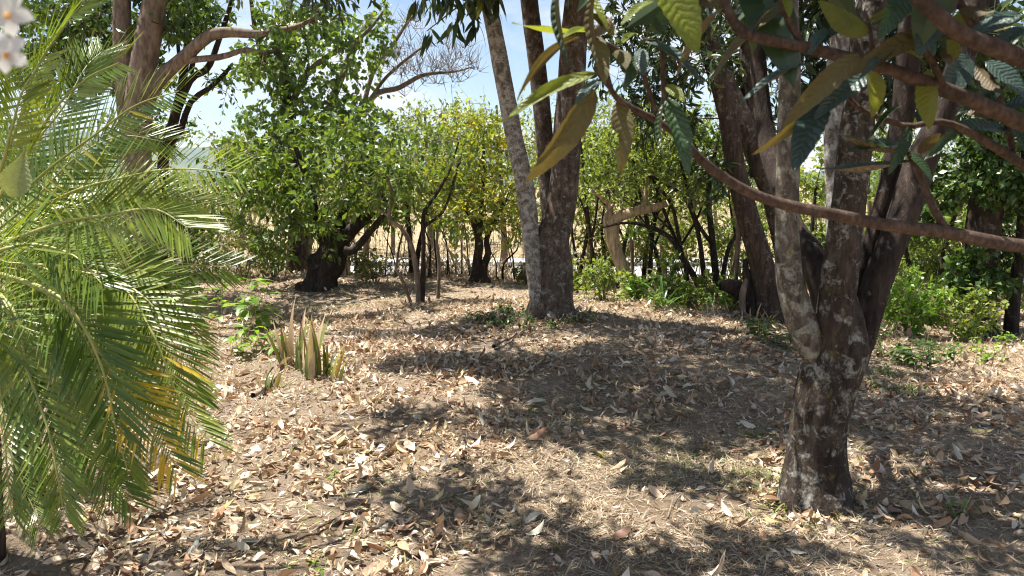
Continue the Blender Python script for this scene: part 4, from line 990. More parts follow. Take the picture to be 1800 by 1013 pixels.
def frond(pts, L=0.3, n=38, grav=0.15, face=(0.05, -1, 0.55), single=False, yellow=0.0, ang=0.6, root=None, pb=None, dense=1.25):
    root = root or palm; pb = Pb if pb is None else pb
    pts = np.array(pts); N = 40; n = 37 if single and n == 38 else int(n * dense)
    c = catmull(pts, N)
    tan = unit(np.gradient(c, axis=0))
    v_, f_ = tube(c - pb, np.linspace(.0065, .0016, N), 6)
    me = mesh_from('rachis', v_, f_, smooth=True); me.validate()
    fr = add_obj('frond', me, M['rachis'], root)
    PS, DS, NS, LS, YS = [], [], [], [], []
    for s in (-1, 1):
        t_ = np.linspace(0.14, 1.0, n) + U(-.006, .006, n)
        for q in t_:
            i = min(N - 1, max(0, q * (N - 1))); k = int(i)
            p = c[k] + (c[min(k + 1, N - 1)] - c[k]) * (i - k); tg = tan[k]
            fn = np.array(face) - tg * np.dot(face, tg); fn = unit(fn)
            sd = unit(np.cross(tg, fn)) * s
            a = ang + 0.45 * (1 - q) + U(-.025, .025)
            d = tg * math.cos(a) + sd * math.sin(a) + fn * 0.1 + np.array([0, 0, -grav * .35]) + rng.normal(size=3) * .015
            prof = (0.45 + 0.55 * math.sin(math.pi * min(1, (q + .05) ** .8))) if q < .85 else 0.55 + (1 - q) * 1.2
            PS.append(p); DS.append(unit(d)); NS.append(unit(fn + sd * .4)); LS.append(L * .8 * prof * U(.88, 1.08)); YS.append(q)
    PS, DS, NS, LS, YS = map(np.array, (PS, DS, NS, LS, YS))
    ye = (R(len(PS)) < yellow) & (YS > .45)
    if single:
        for p, d, nn, l, y in zip(PS, DS, NS, LS, ye):
            place_leaf('leaflet', palm_me[rng.integers(0, 3)], M['palm_yellow'] if y else M['palm_o'], fr, pb, p, p + d * l, nn)
    else:
        v_, f_, ti, uv = scatter(T_PALM, PS - pb, DS, NS, LS, np.where(ye, 1.0, R(len(PS)) * .5 + U(0, .42)))
        add_obj('leaflets', mesh_from('leaflets', v_, f_, ti, uv, True), M['palm'], fr, kind='stuff')
H = heart
# fronds seen edge to edge in the picture: (pixel, pixel, distance) way points from the heart outward
def way(lst): return [H] + [P(*a) for a in lst]
frond(way([(60, 320, 2.65), (170, 235, 2.55), (240, 185, 2.5), (315, 160, 2.45)]), 0.28, 38, .08, single=True)
frond(way([(100, 350, 2.6), (220, 312, 2.5), (310, 297, 2.4), (415, 305, 2.3)]), 0.30, 38, .12, single=True)
frond(way([(80, 400, 2.18), (190, 378, 2.08), (270, 368, 2.03), (330, 400, 1.98)]), 0.28, 36, .55)
frond(way([(100, 480, 2.9), (220, 466, 3.0), (310, 463, 3.0), (400, 470, 3.05)]), 0.30, 36, .4)
frond(way([(120, 470, 2.5), (210, 500, 2.45), (270, 590, 2.35), (310, 690, 2.3), (360, 770, 2.25)]), 0.30, 40, .3, yellow=.06)
frond(way([(60, 500, 2.08), (130, 550, 1.98), (180, 650, 1.98), (205, 760, 2.0), (225, 830, 2.05)]), 0.28, 38, .35)
frond(way([(0, 520, 2.18), (40, 630, 2.08), (80, 740, 2.03), (100, 830, 1.98), (112, 900, 1.98)]), 0.24, 36, .3)
frond(way([(90, 520, 2.18), (190, 640, 2.08), (255, 740, 2.03), (310, 820, 2.03)]), 0.25, 34, .35, yellow=0.5)
frond(way([(150, 480, 2.7), (250, 520, 2.6), (310, 610, 2.55), (340, 690, 2.5)]), 0.30, 36, .25)
frond(way([(20, 250, 2.6), (60, 130, 2.5), (110, 50, 2.18), (150, 0, 2.13)]), 0.28, 34, .05)
frond(way([(-20, 200, 2.6), (0, 80, 2.5), (30, -20, 2.18), (70, -90, 2.08)]), 0.28, 32, .05)
frond(way([(40, 280, 2.9), (110, 190, 3.0), (150, 120, 3.1), (180, 90, 3.2)]), 0.28, 34, .1)
frond(way([(0, 440, 1.98), (60, 430, 2.08), (130, 450, 2.03), (180, 500, 1.98)]), 0.26, 32, .55)
frond(way([(-20, 560, 2.08), (0, 680, 2.18), (10, 800, 2.08), (20, 900, 2.08)]), 0.26, 34, .3)
frond(way([(60, 560, 2.8), (120, 700, 2.8), (170, 800, 2.75), (190, 880, 2.7)]), 0.26, 34, .3)
frond(way([(120, 440, 2.8), (230, 470, 2.9), (310, 530, 2.95), (350, 610, 3.0)]), 0.30, 34, .3)
frond(way([(40, 390, 3.1), (130, 330, 3.4), (230, 330, 3.6), (300, 380, 3.7)]), 0.28, 34, .35)
frond(way([(100, 540, 2.9), (200, 600, 2.9), (270, 690, 2.9), (300, 780, 2.85)]), 0.28, 34, .3, yellow=.05)
frond(way([(50, 360, 2.8), (130, 280, 2.85), (210, 240, 2.9), (290, 250, 2.95)]), 0.28, 36, .2)
frond(way([(30, 300, 2.5), (90, 200, 2.18), (150, 140, 2.13), (210, 110, 2.08)]), 0.27, 36, .1)
frond(way([(80, 380, 2.9), (180, 345, 3.0), (270, 340, 3.1), (370, 365, 3.2)]), 0.3, 36, .25)
frond(way([(70, 470, 2.7), (160, 530, 2.7), (230, 610, 2.7), (260, 700, 2.65)]), 0.28, 36, .3)
frond(way([(20, 540, 2.5), (50, 660, 2.45), (90, 770, 2.4), (120, 850, 2.4)]), 0.26, 36, .3)
frond(way([(-10, 330, 2.3), (20, 230, 2.2), (40, 160, 2.18), (80, 100, 2.15)]), 0.25, 34, .1)
frond(way([(30, 560, 3.0), (70, 680, 3.0), (110, 760, 3.0), (160, 820, 3.0)]), 0.28, 36, .3)
frond(way([(-20, 600, 2.7), (0, 740, 2.6), (40, 850, 2.55), (70, 920, 2.5)]), 0.27, 36, .3)
frond(way([(60, 600, 2.5), (130, 720, 2.45), (170, 800, 2.4), (230, 880, 2.4)]), 0.27, 36, .3)
frond(way([(20, 420, 2.9), (90, 370, 3.0), (160, 370, 3.1), (220, 410, 3.2)]), 0.28, 36, .4)
frond(way([(40, 500, 3.1), (120, 510, 3.2), (200, 540, 3.3), (280, 590, 3.4)]), 0.28, 36, .3)
def arch(h0, az, el, Lr, droop):
    """a frond's midrib: leaves the heart at elevation el and bends over"""
    dd = np.array([math.cos(az), math.sin(az), 0]); p_ = np.array(h0, float); out = [p_.copy()]
    n_ = 8
    for k_ in range(n_):
        e_ = el - droop * ((k_ + .5) / n_) ** 1.1
        p_ = p_ + (dd * math.cos(e_) + np.array([0, 0, math.sin(e_)])) * Lr / n_
        out.append(p_.copy())
    return out
def arch_frond(h0, az, el, Lr, droop, **kw):
    dd = np.array([math.cos(az), math.sin(az), 0])
    frond(arch(h0, az, el, Lr, droop), U(.25, .3), 36, .12, face=(U(-.15, .15), -1, U(.1, .5)), **kw)
for k in range(1): arch_frond(H, U(-.5, .6), U(.1, 1.15), U(1.0, 1.3), U(1.0, 1.9))
for k in range(9): arch_frond(H, U(2.0, 4.2), U(.1, 1.2), U(1.0, 1.3), U(1.0, 1.8))
# a lower palm of the same clump behind it
Qb = P(40, 790, 3.25); Qb[2] = float(height(Qb[0], Qb[1]))
palm2 = thing('palm', 'short low palm tucked behind the large arching palm', 'palm', Qb)
v_, f_ = tube(catmull([[0, 0, -.1], [.02, 0, .2], [.03, 0, .48]], 14), np.linspace(.07, .05, 14), 14, 0.14, 14, 9.0, True, 0.8)
me = mesh_from('trunk', v_, f_, smooth=True); me.validate(); add_obj('trunk', me, M['bark_red'], palm2)
for k in range(9): arch_frond(Qb + [.03, 0, .48], (k * .45 + U(-.1, .1)) if k % 2 else (math.pi - k * .3), U(.15, 1.2), U(.6, .8), U(.9, 1.7), root=palm2, pb=Qb)
# pale folded spear leaf
T_SP = blade(6, 0.5, 0.5, 0.1, peak=0.75, tipw=0.35)
spm = mesh_from('spear_leaf', *T_SP[:2], uv=T_SP[2], smooth=True)
M['spear'] = leaf_mat('pale_spear_leaf', [(0, (0.3, 0.34, 0.14)), (1, (0.36, 0.4, 0.18))], 0.5, 0.35, per_object=True, veins=0.5)
place_leaf('spear_leaf', spm, M['spear'], palm, Pb, P(48, 250, 2.1), P(22, 345, 2.05), [0.3, -1, 0.1], 1.2)

# =================================================== 19. white flowers hanging in from the edge
b = np.array([-0.75, 0.5, 0.0]); b[2] = float(height(b[0], b[1]))
fl = thing('white_flower_spray', 'white waxy blossoms on a thin stalk above the palm fronds', 'flower', b)
c = catmull([b + [0, 0, -.05], b + [.0, 0, .9], b + [.1, 0, 1.6], P(-40, -90, .5), P(14, 20, .45), P(18, 70, .45), P(16, 110, .45)], 40)
v_, f_ = tube(c - b, np.linspace(.006, .002, 40), 6); me = mesh_from('stalk', v_, f_, smooth=True); me.validate(); add_obj('stalk', me, M['rachis'], fl)
M['petal'] = leaf_mat('white_petal', [(0, (0.75, 0.73, 0.68)), (1, (0.82, 0.8, 0.78))], 0.5, 0.35, per_object=True, glow=(1, 1, 1))
M['throat'] = leaf_mat('orange_throat', [(0, (0.55, 0.25, 0.04)), (1, (0.6, 0.3, 0.05))], 0.5, 0.2, per_object=True)
pt = blade(4, 0.75, 0.25, 0.35, peak=0.55); petm = mesh_from('petal', *pt[:2], uv=pt[2], smooth=True)
for (u, v, s) in [(16, 22, 1.0), (14, 92, .9)]:
    c0 = P(u, v, .44)
    for k in range(5):
        a = k * 2 * math.pi / 5 + .4 + v
        d = np.array([math.cos(a), -.25, math.sin(a)])
        place_leaf('petal', petm, M['petal'], fl, b, c0, c0 + unit(d) * .0145 * s, [0, -1, 0.1])
    place_leaf('throat', petm, M['throat'], fl, b, c0 + [0, -.002, 0], c0 + np.array([.002, -.006, -.004]), [0, -1, .3])

# =================================================== 20. loquat branches reaching in overhead
lb = np.array([2.35, 1.55, 0.0]); lb[2] = float(height(lb[0], lb[1]))
t = Tree('loquat_tree', 'loquat tree whose brown branches and large ribbed leaves reach in overhead', 'tree', lb)
t.world_limb([lb + [0, 0, -.1], lb + [.02, 0, .7], lb + [-.03, 0, 1.4], lb + [.05, 0, 2.2], lb + [.1, .1, 3.0]], [.09, .075, .065, .05, .03], M['bark_brown'], name='trunk', sides=18, rough=.08, step=.08, flare=.3)
def br(px, mat='bark_twig', **kw):
    pts = [P(a[0], a[1], a[3]) for a in px]; rad = [Wd(a[2], a[3]) / 2 for a in px]
    return t.world_limb(pts, rad, M[mat], name='branch', sides=12, rough=.02, step=.035, nscale=9, **kw)
tp = lambda z: lb + np.array([-.03, 0, z])
def br_from(z, px): 
    pts = [P(a[0], a[1], a[3]) for a in px]; rad = [Wd(a[2], a[3]) / 2 for a in px]
    e0 = pts[0] + (pts[0] - pts[1]) * 1.0; t0 = tp(z); L_ = np.linalg.norm(t0 - e0)
    k_ = max(2, int(L_ / .09)); ex = [t0 + (e0 - t0) * q_ for q_ in np.linspace(0, 1, k_ + 1)]
    pts = ex + pts; rad = list(np.linspace(max(.02, rad[0] * 1.3), rad[0], len(ex))) + rad
    return t.world_limb(pts, rad, M['bark_twig'], name='branch', sides=12, rough=.02, step=.035, nscale=9)
b1 = br_from(1.25, [(1860, 440, 26, 1.36), (1760, 428, 24, 1.32), (1660, 408, 24, 1.3), (1560, 396, 22, 1.28), (1460, 376, 21, 1.26), (1380, 360, 20, 1.25), (1310, 335, 18, 1.24), (1240, 288, 16, 1.22), (1190, 238, 13, 1.2), (1150, 210, 12, 1.2), (1110, 190, 11, 1.18), (1078, 165, 10, 1.17), (1066, 125, 8, 1.16)])
b2 = br([(1160, 215, 9, 1.2), (1140, 160, 9, 1.19), (1125, 120, 9, 1.18), (1085, 88, 9, 1.17), (1035, 62, 7, 1.16)])
b3 = br([(1185, 235, 8, 1.2), (1165, 180, 9, 1.18), (1166, 110, 8, 1.17), (1158, 75, 6, 1.16), (1130, 70, 5, 1.16)])
br([(1080, 165, 6, 1.17), (1058, 140, 6, 1.16), (1045, 118, 7, 1.16)])
b4 = br_from(1.75, [(1850, 240, 28, 1.2), (1800, 218, 28, 1.18), (1720, 182, 26, 1.16), (1640, 150, 24, 1.14), (1550, 118, 21, 1.13), (1450, 92, 20, 1.12), (1360, 72, 19, 1.11), (1308, 58, 18, 1.1), (1282, 25, 16, 1.1), (1265, -20, 15, 1.1), (1240, -60, 12, 1.1)])
b5 = br_from(2.0, [(1830, 115, 30, 1.0), (1760, 88, 30, .98), (1690, 60, 28, .97), (1640, 20, 27, .96), (1600, -20, 24, .95), (1560, -70, 20, .95)])
b6 = br([(1665, 408, 14, 1.3), (1640, 365, 13, 1.3), (1622, 320, 12, 1.3), (1605, 285, 10, 1.3), (1596, 268, 8, 1.3)])
b7 = br_from(1.6, [(1840, 320, 16, 1.3), (1790, 285, 16, 1.28), (1735, 250, 15, 1.26), (1690, 226, 13, 1.25), (1650, 214, 11, 1.24), (1600, 222, 10, 1.24), (1560, 212, 9, 1.25), (1510, 190, 9, 1.26), (1490, 168, 7, 1.26)])
b8 = br([(1780, 280, 10, 1.28), (1776, 240, 10, 1.28), (1760, 180, 9, 1.26), (1740, 130, 8, 1.25)])
b9 = br([(1740, 75, 14, 1.05), (1710, 45, 13, 1.05), (1690, 10, 12, 1.05), (1670, -40, 10, 1.05)])
b10 = br([(1660, 160, 12, 1.14), (1640, 110, 11, 1.12), (1610, 75, 10, 1.1), (1585, 60, 8, 1.1)])
b11 = br([(1412, 86, 12, 1.12), (1395, 50, 12, 1.12), (1375, 10, 11, 1.12), (1370, -30, 9, 1.12)])
b12 = br([(1545, 115, 8, 1.13), (1533, 85, 8, 1.13), (1530, 55, 7, 1.13), (1520, 20, 5, 1.14)])
# leaf templates with real ribs
def loq(bend, fold, twist=0.0, width=0.3, bite=False):
    V, T, uv = [], [], []
    n = 18; cols = [-1, -.66, -.33, 0, .33, .66, 1]
    for i in range(n + 1):
        s = i / n
        w = width * .5 * (math.sin(math.pi * min(1, s ** .75)) ** .75 if 0 < s < 1 else 0) + 0.006
        th = bend * 2 * s
        yy = math.sin(th) / (bend * 2) if abs(bend) > .01 else s
        zz = -(1 - math.cos(th)) / (bend * 2) if abs(bend) > .01 else 0
        for k, c_ in enumerate(cols):
            a = abs(c_)
            rib = 0.003 * math.sin((s - a * .16) * 2 * math.pi * 9) * a * (1 - .3 * a) * (1 if 0.06 < s < .94 else 0)
            edge = 1 + 0.05 * math.sin(s * 57 + c_ * 2) * (a > .9)
            ww = w
            if bite and c_ > 0 and .45 < s < .68: ww = w * .35
            px_, pz = c_ * ww * edge * math.cos(fold * a), a * ww * math.sin(fold) + rib + 0.01 * math.sin(s * 9 + c_ * 3)
            tw = twist * s
            V.append((px_ * math.cos(tw) - pz * math.sin(tw), yy, zz + pz * math.cos(tw) + px_ * math.sin(tw))); uv.append((.5 + .5 * c_, s))
    m = len(cols)
    F_ = [(i * m + k, i * m + k + 1, (i + 1) * m + k + 1, (i + 1) * m + k) for i in range(n) for k in range(m - 1)]
    return mesh_from('broad_leaf', np.array(V), np.array(F_), uv=np.array(uv), smooth=True)
LQ = {'a': loq(.25, .3), 'b': loq(.5, .25, .3), 'c': loq(-.2, .35), 'd': loq(.15, .5, -.3), 'e': loq(.3, .2, .1, .36, True), 'w': loq(.15, .2, 0, .42), 'n': loq(.35, .9, .2, .22)}
C2 = -unit(FWD)
def lq(parent, u0, v0, u1, v1, d0, d1, kind, mat, w=None, face=None, roll=0.0):
    a, e = P(u0, v0, d0), P(u1, v1, d1)
    L = np.linalg.norm(e - a)
    fc = np.array([0, -.45, 1.0]) if face is None else np.array(face, float)
    base_w = {'w': .42, 'e': .36, 'n': .22}.get(kind, .3)
    ws = 1.0 if w is None else (Wd(w, (d0 + d1) / 2) / L) / base_w
    place_leaf('leaf', LQ[kind], M[mat], parent, lb, a, e, fc, min(2.0, max(.3, ws * .86)))
CAMF = [0.1, -1, .35]; BACK = [0.1, 1, -.25]; SIDE = [-1, -.5, .3]
Lq = [
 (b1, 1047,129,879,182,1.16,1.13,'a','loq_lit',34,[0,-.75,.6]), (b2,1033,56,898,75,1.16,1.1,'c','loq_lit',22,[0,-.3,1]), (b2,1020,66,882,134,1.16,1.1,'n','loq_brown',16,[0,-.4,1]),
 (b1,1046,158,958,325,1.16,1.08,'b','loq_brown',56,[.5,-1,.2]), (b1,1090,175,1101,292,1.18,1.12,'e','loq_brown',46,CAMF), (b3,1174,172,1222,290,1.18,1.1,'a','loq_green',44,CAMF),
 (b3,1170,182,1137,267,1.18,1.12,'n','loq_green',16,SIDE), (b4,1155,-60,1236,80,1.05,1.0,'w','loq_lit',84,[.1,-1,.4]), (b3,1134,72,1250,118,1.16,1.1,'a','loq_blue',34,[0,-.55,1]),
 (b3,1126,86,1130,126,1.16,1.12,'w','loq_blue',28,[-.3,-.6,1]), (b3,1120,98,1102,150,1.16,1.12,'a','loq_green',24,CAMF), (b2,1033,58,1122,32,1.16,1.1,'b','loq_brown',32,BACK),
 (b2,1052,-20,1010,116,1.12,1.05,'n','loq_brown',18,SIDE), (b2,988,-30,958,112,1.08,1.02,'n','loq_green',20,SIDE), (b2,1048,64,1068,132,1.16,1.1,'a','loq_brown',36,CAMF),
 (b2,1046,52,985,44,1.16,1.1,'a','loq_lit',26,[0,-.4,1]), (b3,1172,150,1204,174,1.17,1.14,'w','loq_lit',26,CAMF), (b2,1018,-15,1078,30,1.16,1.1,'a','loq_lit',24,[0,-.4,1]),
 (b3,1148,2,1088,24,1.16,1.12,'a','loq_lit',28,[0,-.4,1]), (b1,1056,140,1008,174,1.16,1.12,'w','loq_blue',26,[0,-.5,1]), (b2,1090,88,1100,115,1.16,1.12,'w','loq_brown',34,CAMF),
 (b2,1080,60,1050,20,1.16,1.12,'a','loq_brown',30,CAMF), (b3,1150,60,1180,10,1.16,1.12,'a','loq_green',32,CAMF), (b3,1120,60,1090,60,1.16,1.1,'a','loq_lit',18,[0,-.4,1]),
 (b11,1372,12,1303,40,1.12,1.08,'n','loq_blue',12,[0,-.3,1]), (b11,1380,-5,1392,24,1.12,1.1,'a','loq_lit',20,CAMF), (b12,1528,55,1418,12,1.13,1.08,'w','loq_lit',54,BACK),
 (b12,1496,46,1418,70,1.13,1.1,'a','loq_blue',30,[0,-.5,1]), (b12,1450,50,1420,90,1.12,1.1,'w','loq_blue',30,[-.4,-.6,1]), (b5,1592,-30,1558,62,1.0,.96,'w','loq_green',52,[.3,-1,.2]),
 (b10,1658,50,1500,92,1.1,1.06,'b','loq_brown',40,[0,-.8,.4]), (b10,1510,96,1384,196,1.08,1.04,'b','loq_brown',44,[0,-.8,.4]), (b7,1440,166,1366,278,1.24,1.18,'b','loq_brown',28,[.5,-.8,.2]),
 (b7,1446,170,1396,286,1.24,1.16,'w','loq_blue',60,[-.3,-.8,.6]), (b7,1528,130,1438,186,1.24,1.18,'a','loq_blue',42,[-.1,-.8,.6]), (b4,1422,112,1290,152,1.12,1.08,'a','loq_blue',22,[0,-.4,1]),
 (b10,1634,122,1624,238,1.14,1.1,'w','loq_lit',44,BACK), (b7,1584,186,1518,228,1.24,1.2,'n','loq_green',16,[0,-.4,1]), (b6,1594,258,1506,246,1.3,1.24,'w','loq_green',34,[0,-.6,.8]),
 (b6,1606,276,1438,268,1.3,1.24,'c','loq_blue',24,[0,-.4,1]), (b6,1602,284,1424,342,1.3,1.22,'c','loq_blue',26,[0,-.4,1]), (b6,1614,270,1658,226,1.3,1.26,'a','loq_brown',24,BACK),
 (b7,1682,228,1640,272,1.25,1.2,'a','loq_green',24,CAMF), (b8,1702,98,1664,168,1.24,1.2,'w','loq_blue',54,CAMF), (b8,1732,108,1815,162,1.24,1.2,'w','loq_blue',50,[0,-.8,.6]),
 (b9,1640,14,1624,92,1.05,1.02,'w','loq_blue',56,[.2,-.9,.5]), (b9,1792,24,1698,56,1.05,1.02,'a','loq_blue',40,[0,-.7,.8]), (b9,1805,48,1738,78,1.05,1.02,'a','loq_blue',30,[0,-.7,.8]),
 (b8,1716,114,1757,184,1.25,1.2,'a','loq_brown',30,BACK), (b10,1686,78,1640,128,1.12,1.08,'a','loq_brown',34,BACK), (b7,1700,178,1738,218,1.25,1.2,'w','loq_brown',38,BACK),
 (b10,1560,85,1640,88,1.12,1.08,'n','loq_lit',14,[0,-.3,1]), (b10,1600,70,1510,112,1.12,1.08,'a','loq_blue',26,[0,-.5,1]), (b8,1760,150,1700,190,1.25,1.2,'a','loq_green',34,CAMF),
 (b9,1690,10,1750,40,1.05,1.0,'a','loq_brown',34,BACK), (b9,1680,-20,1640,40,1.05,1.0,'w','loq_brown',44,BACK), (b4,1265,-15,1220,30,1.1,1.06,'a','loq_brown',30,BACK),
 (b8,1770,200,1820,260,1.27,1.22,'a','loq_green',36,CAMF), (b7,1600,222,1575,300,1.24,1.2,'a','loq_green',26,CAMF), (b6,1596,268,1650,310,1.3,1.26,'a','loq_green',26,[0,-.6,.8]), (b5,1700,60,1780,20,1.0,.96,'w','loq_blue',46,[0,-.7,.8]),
]
for a in Lq: lq(*a)
wts = ['loq_blue', 'loq_green', 'loq_brown', 'loq_blue', 'loq_green', 'loq_lit']
for o_, lo, hi in ((b4, .25, .95), (b4, .25, .95), (b7, .25, .95), (b7, .3, 1), (b9, .3, 1), (b10, .4, 1), (b11, .4, 1), (b12, .4, 1), (b8, .4, 1), (b4, .4, .98), (b9, .2, 1), (b8, .2, 1)):
    vs = o_.data.vertices; nv = len(vs)
    for _ in range(1):
        p0 = np.array(vs[int(U(lo, hi) * (nv - 1))].co) + lb
        uu, vv_ = to_px(p0)
        if not (960 < uu < 1900 and vv_ < 330): continue
        a = U(0, 2 * math.pi); d_ = unit([math.cos(a), .35 * math.sin(a) + .15, U(-.9, .45)])
        mt = wts[rng.integers(0, 6)]
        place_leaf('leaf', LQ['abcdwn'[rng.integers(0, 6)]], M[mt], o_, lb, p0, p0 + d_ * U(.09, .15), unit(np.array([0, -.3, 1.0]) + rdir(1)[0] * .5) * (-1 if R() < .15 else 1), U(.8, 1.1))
# leaves of the same tree above the frame, joined
lt = [np.array(P(u, v, d)) for (u, v, d) in zip(U(1150, 2300, 70), U(-900, -160, 70), U(.9, 2.6, 70))]
t.crown(np.array(lt), [blade(5, 0.3, 0.25, 0.3), blade(5, 0.28, 0.3, 0.5)], M['lf_mango'], M['bark_twig'], 0.22, 2, 5, 0.16, 0.4, 0.012)

# =================================================== 21. leaf litter, dry grass, grass tufts
def fall(n, ymin, ymax, dens):
    """ground points in view, kept by a density function of the photograph position"""
    y = np.sqrt(U(ymin ** 2, ymax ** 2, n * 5)); x = U(-0.85, 0.85, n * 5) * (y + .3)
    p = np.stack([x, y, height(x, y)], -1)
    u, v = to_px(p)
    k = R(len(p)) < dens(u, v, x, y)
    p = p[k][:n]
    p[:, 2] += fine(p[:, 0], p[:, 1])
    return p
def gauss(u, v, cu, cv, su, sv): return np.exp(-((u - cu) / su) ** 2 - ((v - cv) / sv) ** 2)
def clumps(x, y, sc, off=0.0): return np.array([mnoise.noise(Vector((a * sc + off, b_ * sc, 2.0))) for a, b_ in zip(x, y)])
BASES = []
def heap(x, y):
    out = 0
    for (bx, by, r_) in BASES: out = out + .9 * np.exp(-((np.hypot(x - bx, y - by) - r_) / .16) ** 2)
    return out
BASES += [(NEAR_TREE.base[0], NEAR_TREE.base[1], .16), (MID_TREE.base[0], MID_TREE.base[1], .34), (LEAN.base[0], LEAN.base[1], .25)]
def dens_leaf(u, v, x, y):
    d = 0.3 + 0.9 * gauss(u, v, 500, 900, 330, 170) + .8 * gauss(u, v, 760, 640, 210, 70) + .35 * gauss(u, v, 1150, 640, 300, 70) + .55 * gauss(u, v, 1650, 930, 220, 110) + .35 * gauss(u, v, 880, 740, 120, 60) + .4 * gauss(u, v, 1650, 760, 220, 90)
    d = d + 0.6 * gauss(u, v, 150, 980, 200, 80) - .35 * gauss(u, v, 1020, 860, 230, 110) - .35 * gauss(u, v, 600, 530, 220, 22) - .4 * gauss(u, v, 880, 512, 120, 16) - .25 * gauss(u, v, 1000, 600, 90, 60) - .2 * gauss(u, v, 1300, 950, 150, 80)
    return np.clip((d + heap(x, y)) * (0.72 + 1.5 * clumps(x, y, 1.6) + .8 * clumps(x, y, 5.5, 20)), .02, 1)
def curled(bend, fold, curl, twist, width): return blade(5, width, fold, bend, curl, .5, twist)
def crumple(tpl, k=.022):
    v_, f_, u_ = tpl
    return v_ + rng.normal(size=v_.shape) * [k * .6, k * .3, k], f_, u_
LIT = [curled(.3, .2, .5, .3, .36), curled(-.5, -.3, .4, -.4, .4), curled(.7, .5, .6, .2, .34), curled(-.25, .7, .4, .6, .38), curled(.1, .1, .2, .1, .42), curled(-.8, .3, -.6, -.5, .36), curled(.5, -.5, -.4, .5, .4), curled(.2, .9, .3, -.3, .45), curled(1.0, .4, .5, .4, .4), curled(-1.1, -.5, -.4, .5, .38), curled(.6, 1.1, .2, .8, .42), curled(-.6, .9, -.5, -.8, .4)]
LIT = [crumple(x) for x in LIT for _ in (0, 1)]
def lie(n, tilt=.34):
    a = U(0, 2 * math.pi, n)
    d = unit(np.c_[np.cos(a), np.sin(a), rng.normal(size=n) * tilt])
    nn = unit(np.array([[0, 0, 1.0]]) + rng.normal(size=(n, 3)) * .6)
    flip = np.where(R(n) < .45, -1, 1)[:, None]
    return d, nn * flip
def dry_tint(n):
    return np.clip(rng.beta(1.7, 1.25, n), 0, .96)
p = fall(30000, 2.3, 13.0, dens_leaf)
n = len(p); d, nn = lie(n)
size = .03 + .085 * rng.beta(1.3, 1.8, n) + np.where(R(n) < .16, U(.02, .05, n), 0)
p[:, 2] += U(.004, .03, n)
u, v = to_px(p)
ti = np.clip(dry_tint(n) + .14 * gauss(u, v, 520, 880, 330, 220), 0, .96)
show = np.where((u > 20) & (u < 1780) & (v < 1000) & (v > 0), size / p[:, 1] * (R(n) * .5 + .75), 0)
pick = np.argsort(-show)[:300]
m = np.ones(n, bool); m[pick] = False
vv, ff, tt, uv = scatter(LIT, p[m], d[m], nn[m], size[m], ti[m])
# crumbs and broken bits between the leaves
q = fall(26000, 2.3, 12.5, lambda u, v, x, y: np.clip(dens_leaf(u, v, x, y) + .2, 0, 1))
dq, nq = lie(len(q), .35); q[:, 2] += U(.002, .012, len(q))
v2, f2, t2, uv2 = scatter([blade(2, .5, .3, .3), blade(2, .35, -.3, -.4), blade(2, .7, .5, .2)], q, dq, nq, U(.012, .045, len(q)), dry_tint(len(q)))
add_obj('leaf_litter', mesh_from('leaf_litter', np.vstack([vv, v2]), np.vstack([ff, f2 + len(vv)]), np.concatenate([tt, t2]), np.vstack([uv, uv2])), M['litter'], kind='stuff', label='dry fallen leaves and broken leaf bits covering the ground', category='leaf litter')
DRYC = [('dark', (0.16, 0.085, 0.055), 'dark brown curled dry leaf lying on the ground'), ('rust', (0.33, 0.17, 0.095), 'rust brown curled dry leaf lying on the ground'), ('tan', (0.45, 0.3, 0.19), 'tan brown curled dry leaf lying on the ground'),
        ('beige', (0.56, 0.43, 0.31), 'beige curled dry leaf lying on the ground'), ('pale', (0.64, 0.55, 0.44), 'bleached pale curled dry leaf lying on the ground'), ('olive', (0.4, 0.34, 0.13), 'yellowish olive freshly fallen leaf lying on the ground')]
LM = [leaf_mat('fallen_leaf_' + a, [(0, tuple(.75 * x for x in c_)), (1, tuple(min(.7, 1.2 * x) for x in c_))], .55, .12, None, True, 0, (1, .9, .7), .35) for a, c_, _ in DRYC]
lit_me = [mesh_from('fallen_leaf', *x[:2], uv=x[2], smooth=True) for x in [crumple(blade(7, w_, f_, b_, c_, .5, t_), .014) for (w_, f_, b_, c_, t_) in [(.34, .2, .3, .5, .3), (.38, -.3, -.5, .4, -.4), (.33, .5, .7, .6, .2), (.36, .7, -.25, .4, .6), (.4, .1, .1, .2, .1), (.34, .3, -.8, -.6, -.5), (.38, .6, .9, .4, .6), (.36, -.6, 1.1, -.4, -.5), (.4, 1.0, -.5, .3, .4), (.36, .8, .4, -.5, .9)]]]
def where(x, y, u, v):
    if u < 450: return 'under the palm fronds'
    if u < 760 and v < 800: return 'near the snake plants'
    if u < 820: return 'in the deep sunlit litter'
    if math.hypot(x - NEAR_TREE.base[0], y - NEAR_TREE.base[1]) < .75: return 'at the foot of the multi-stemmed tree'
    if x > NEAR_TREE.base[0]: return 'past the multi-stemmed tree, away from the path'
    if v < 700: return 'around the three-trunked tree'
    return 'on the grassy path'
d[pick] = unit(d[pick] * [1, 1, .5]); nn[pick] = unit(nn[pick] * [.55, .55, 1])
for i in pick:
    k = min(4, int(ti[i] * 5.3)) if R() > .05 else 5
    place_leaf('fallen_leaf', lit_me[rng.integers(0, len(lit_me))], LM[k], None, np.zeros(3), p[i], p[i] + d[i] * size[i] * 1.1, nn[i], label=DRYC[k][2].replace(' lying on the ground', ' ' + where(p[i][0], p[i][1], u[i], v[i])), category='fallen leaf', group='large dry leaves on the ground')
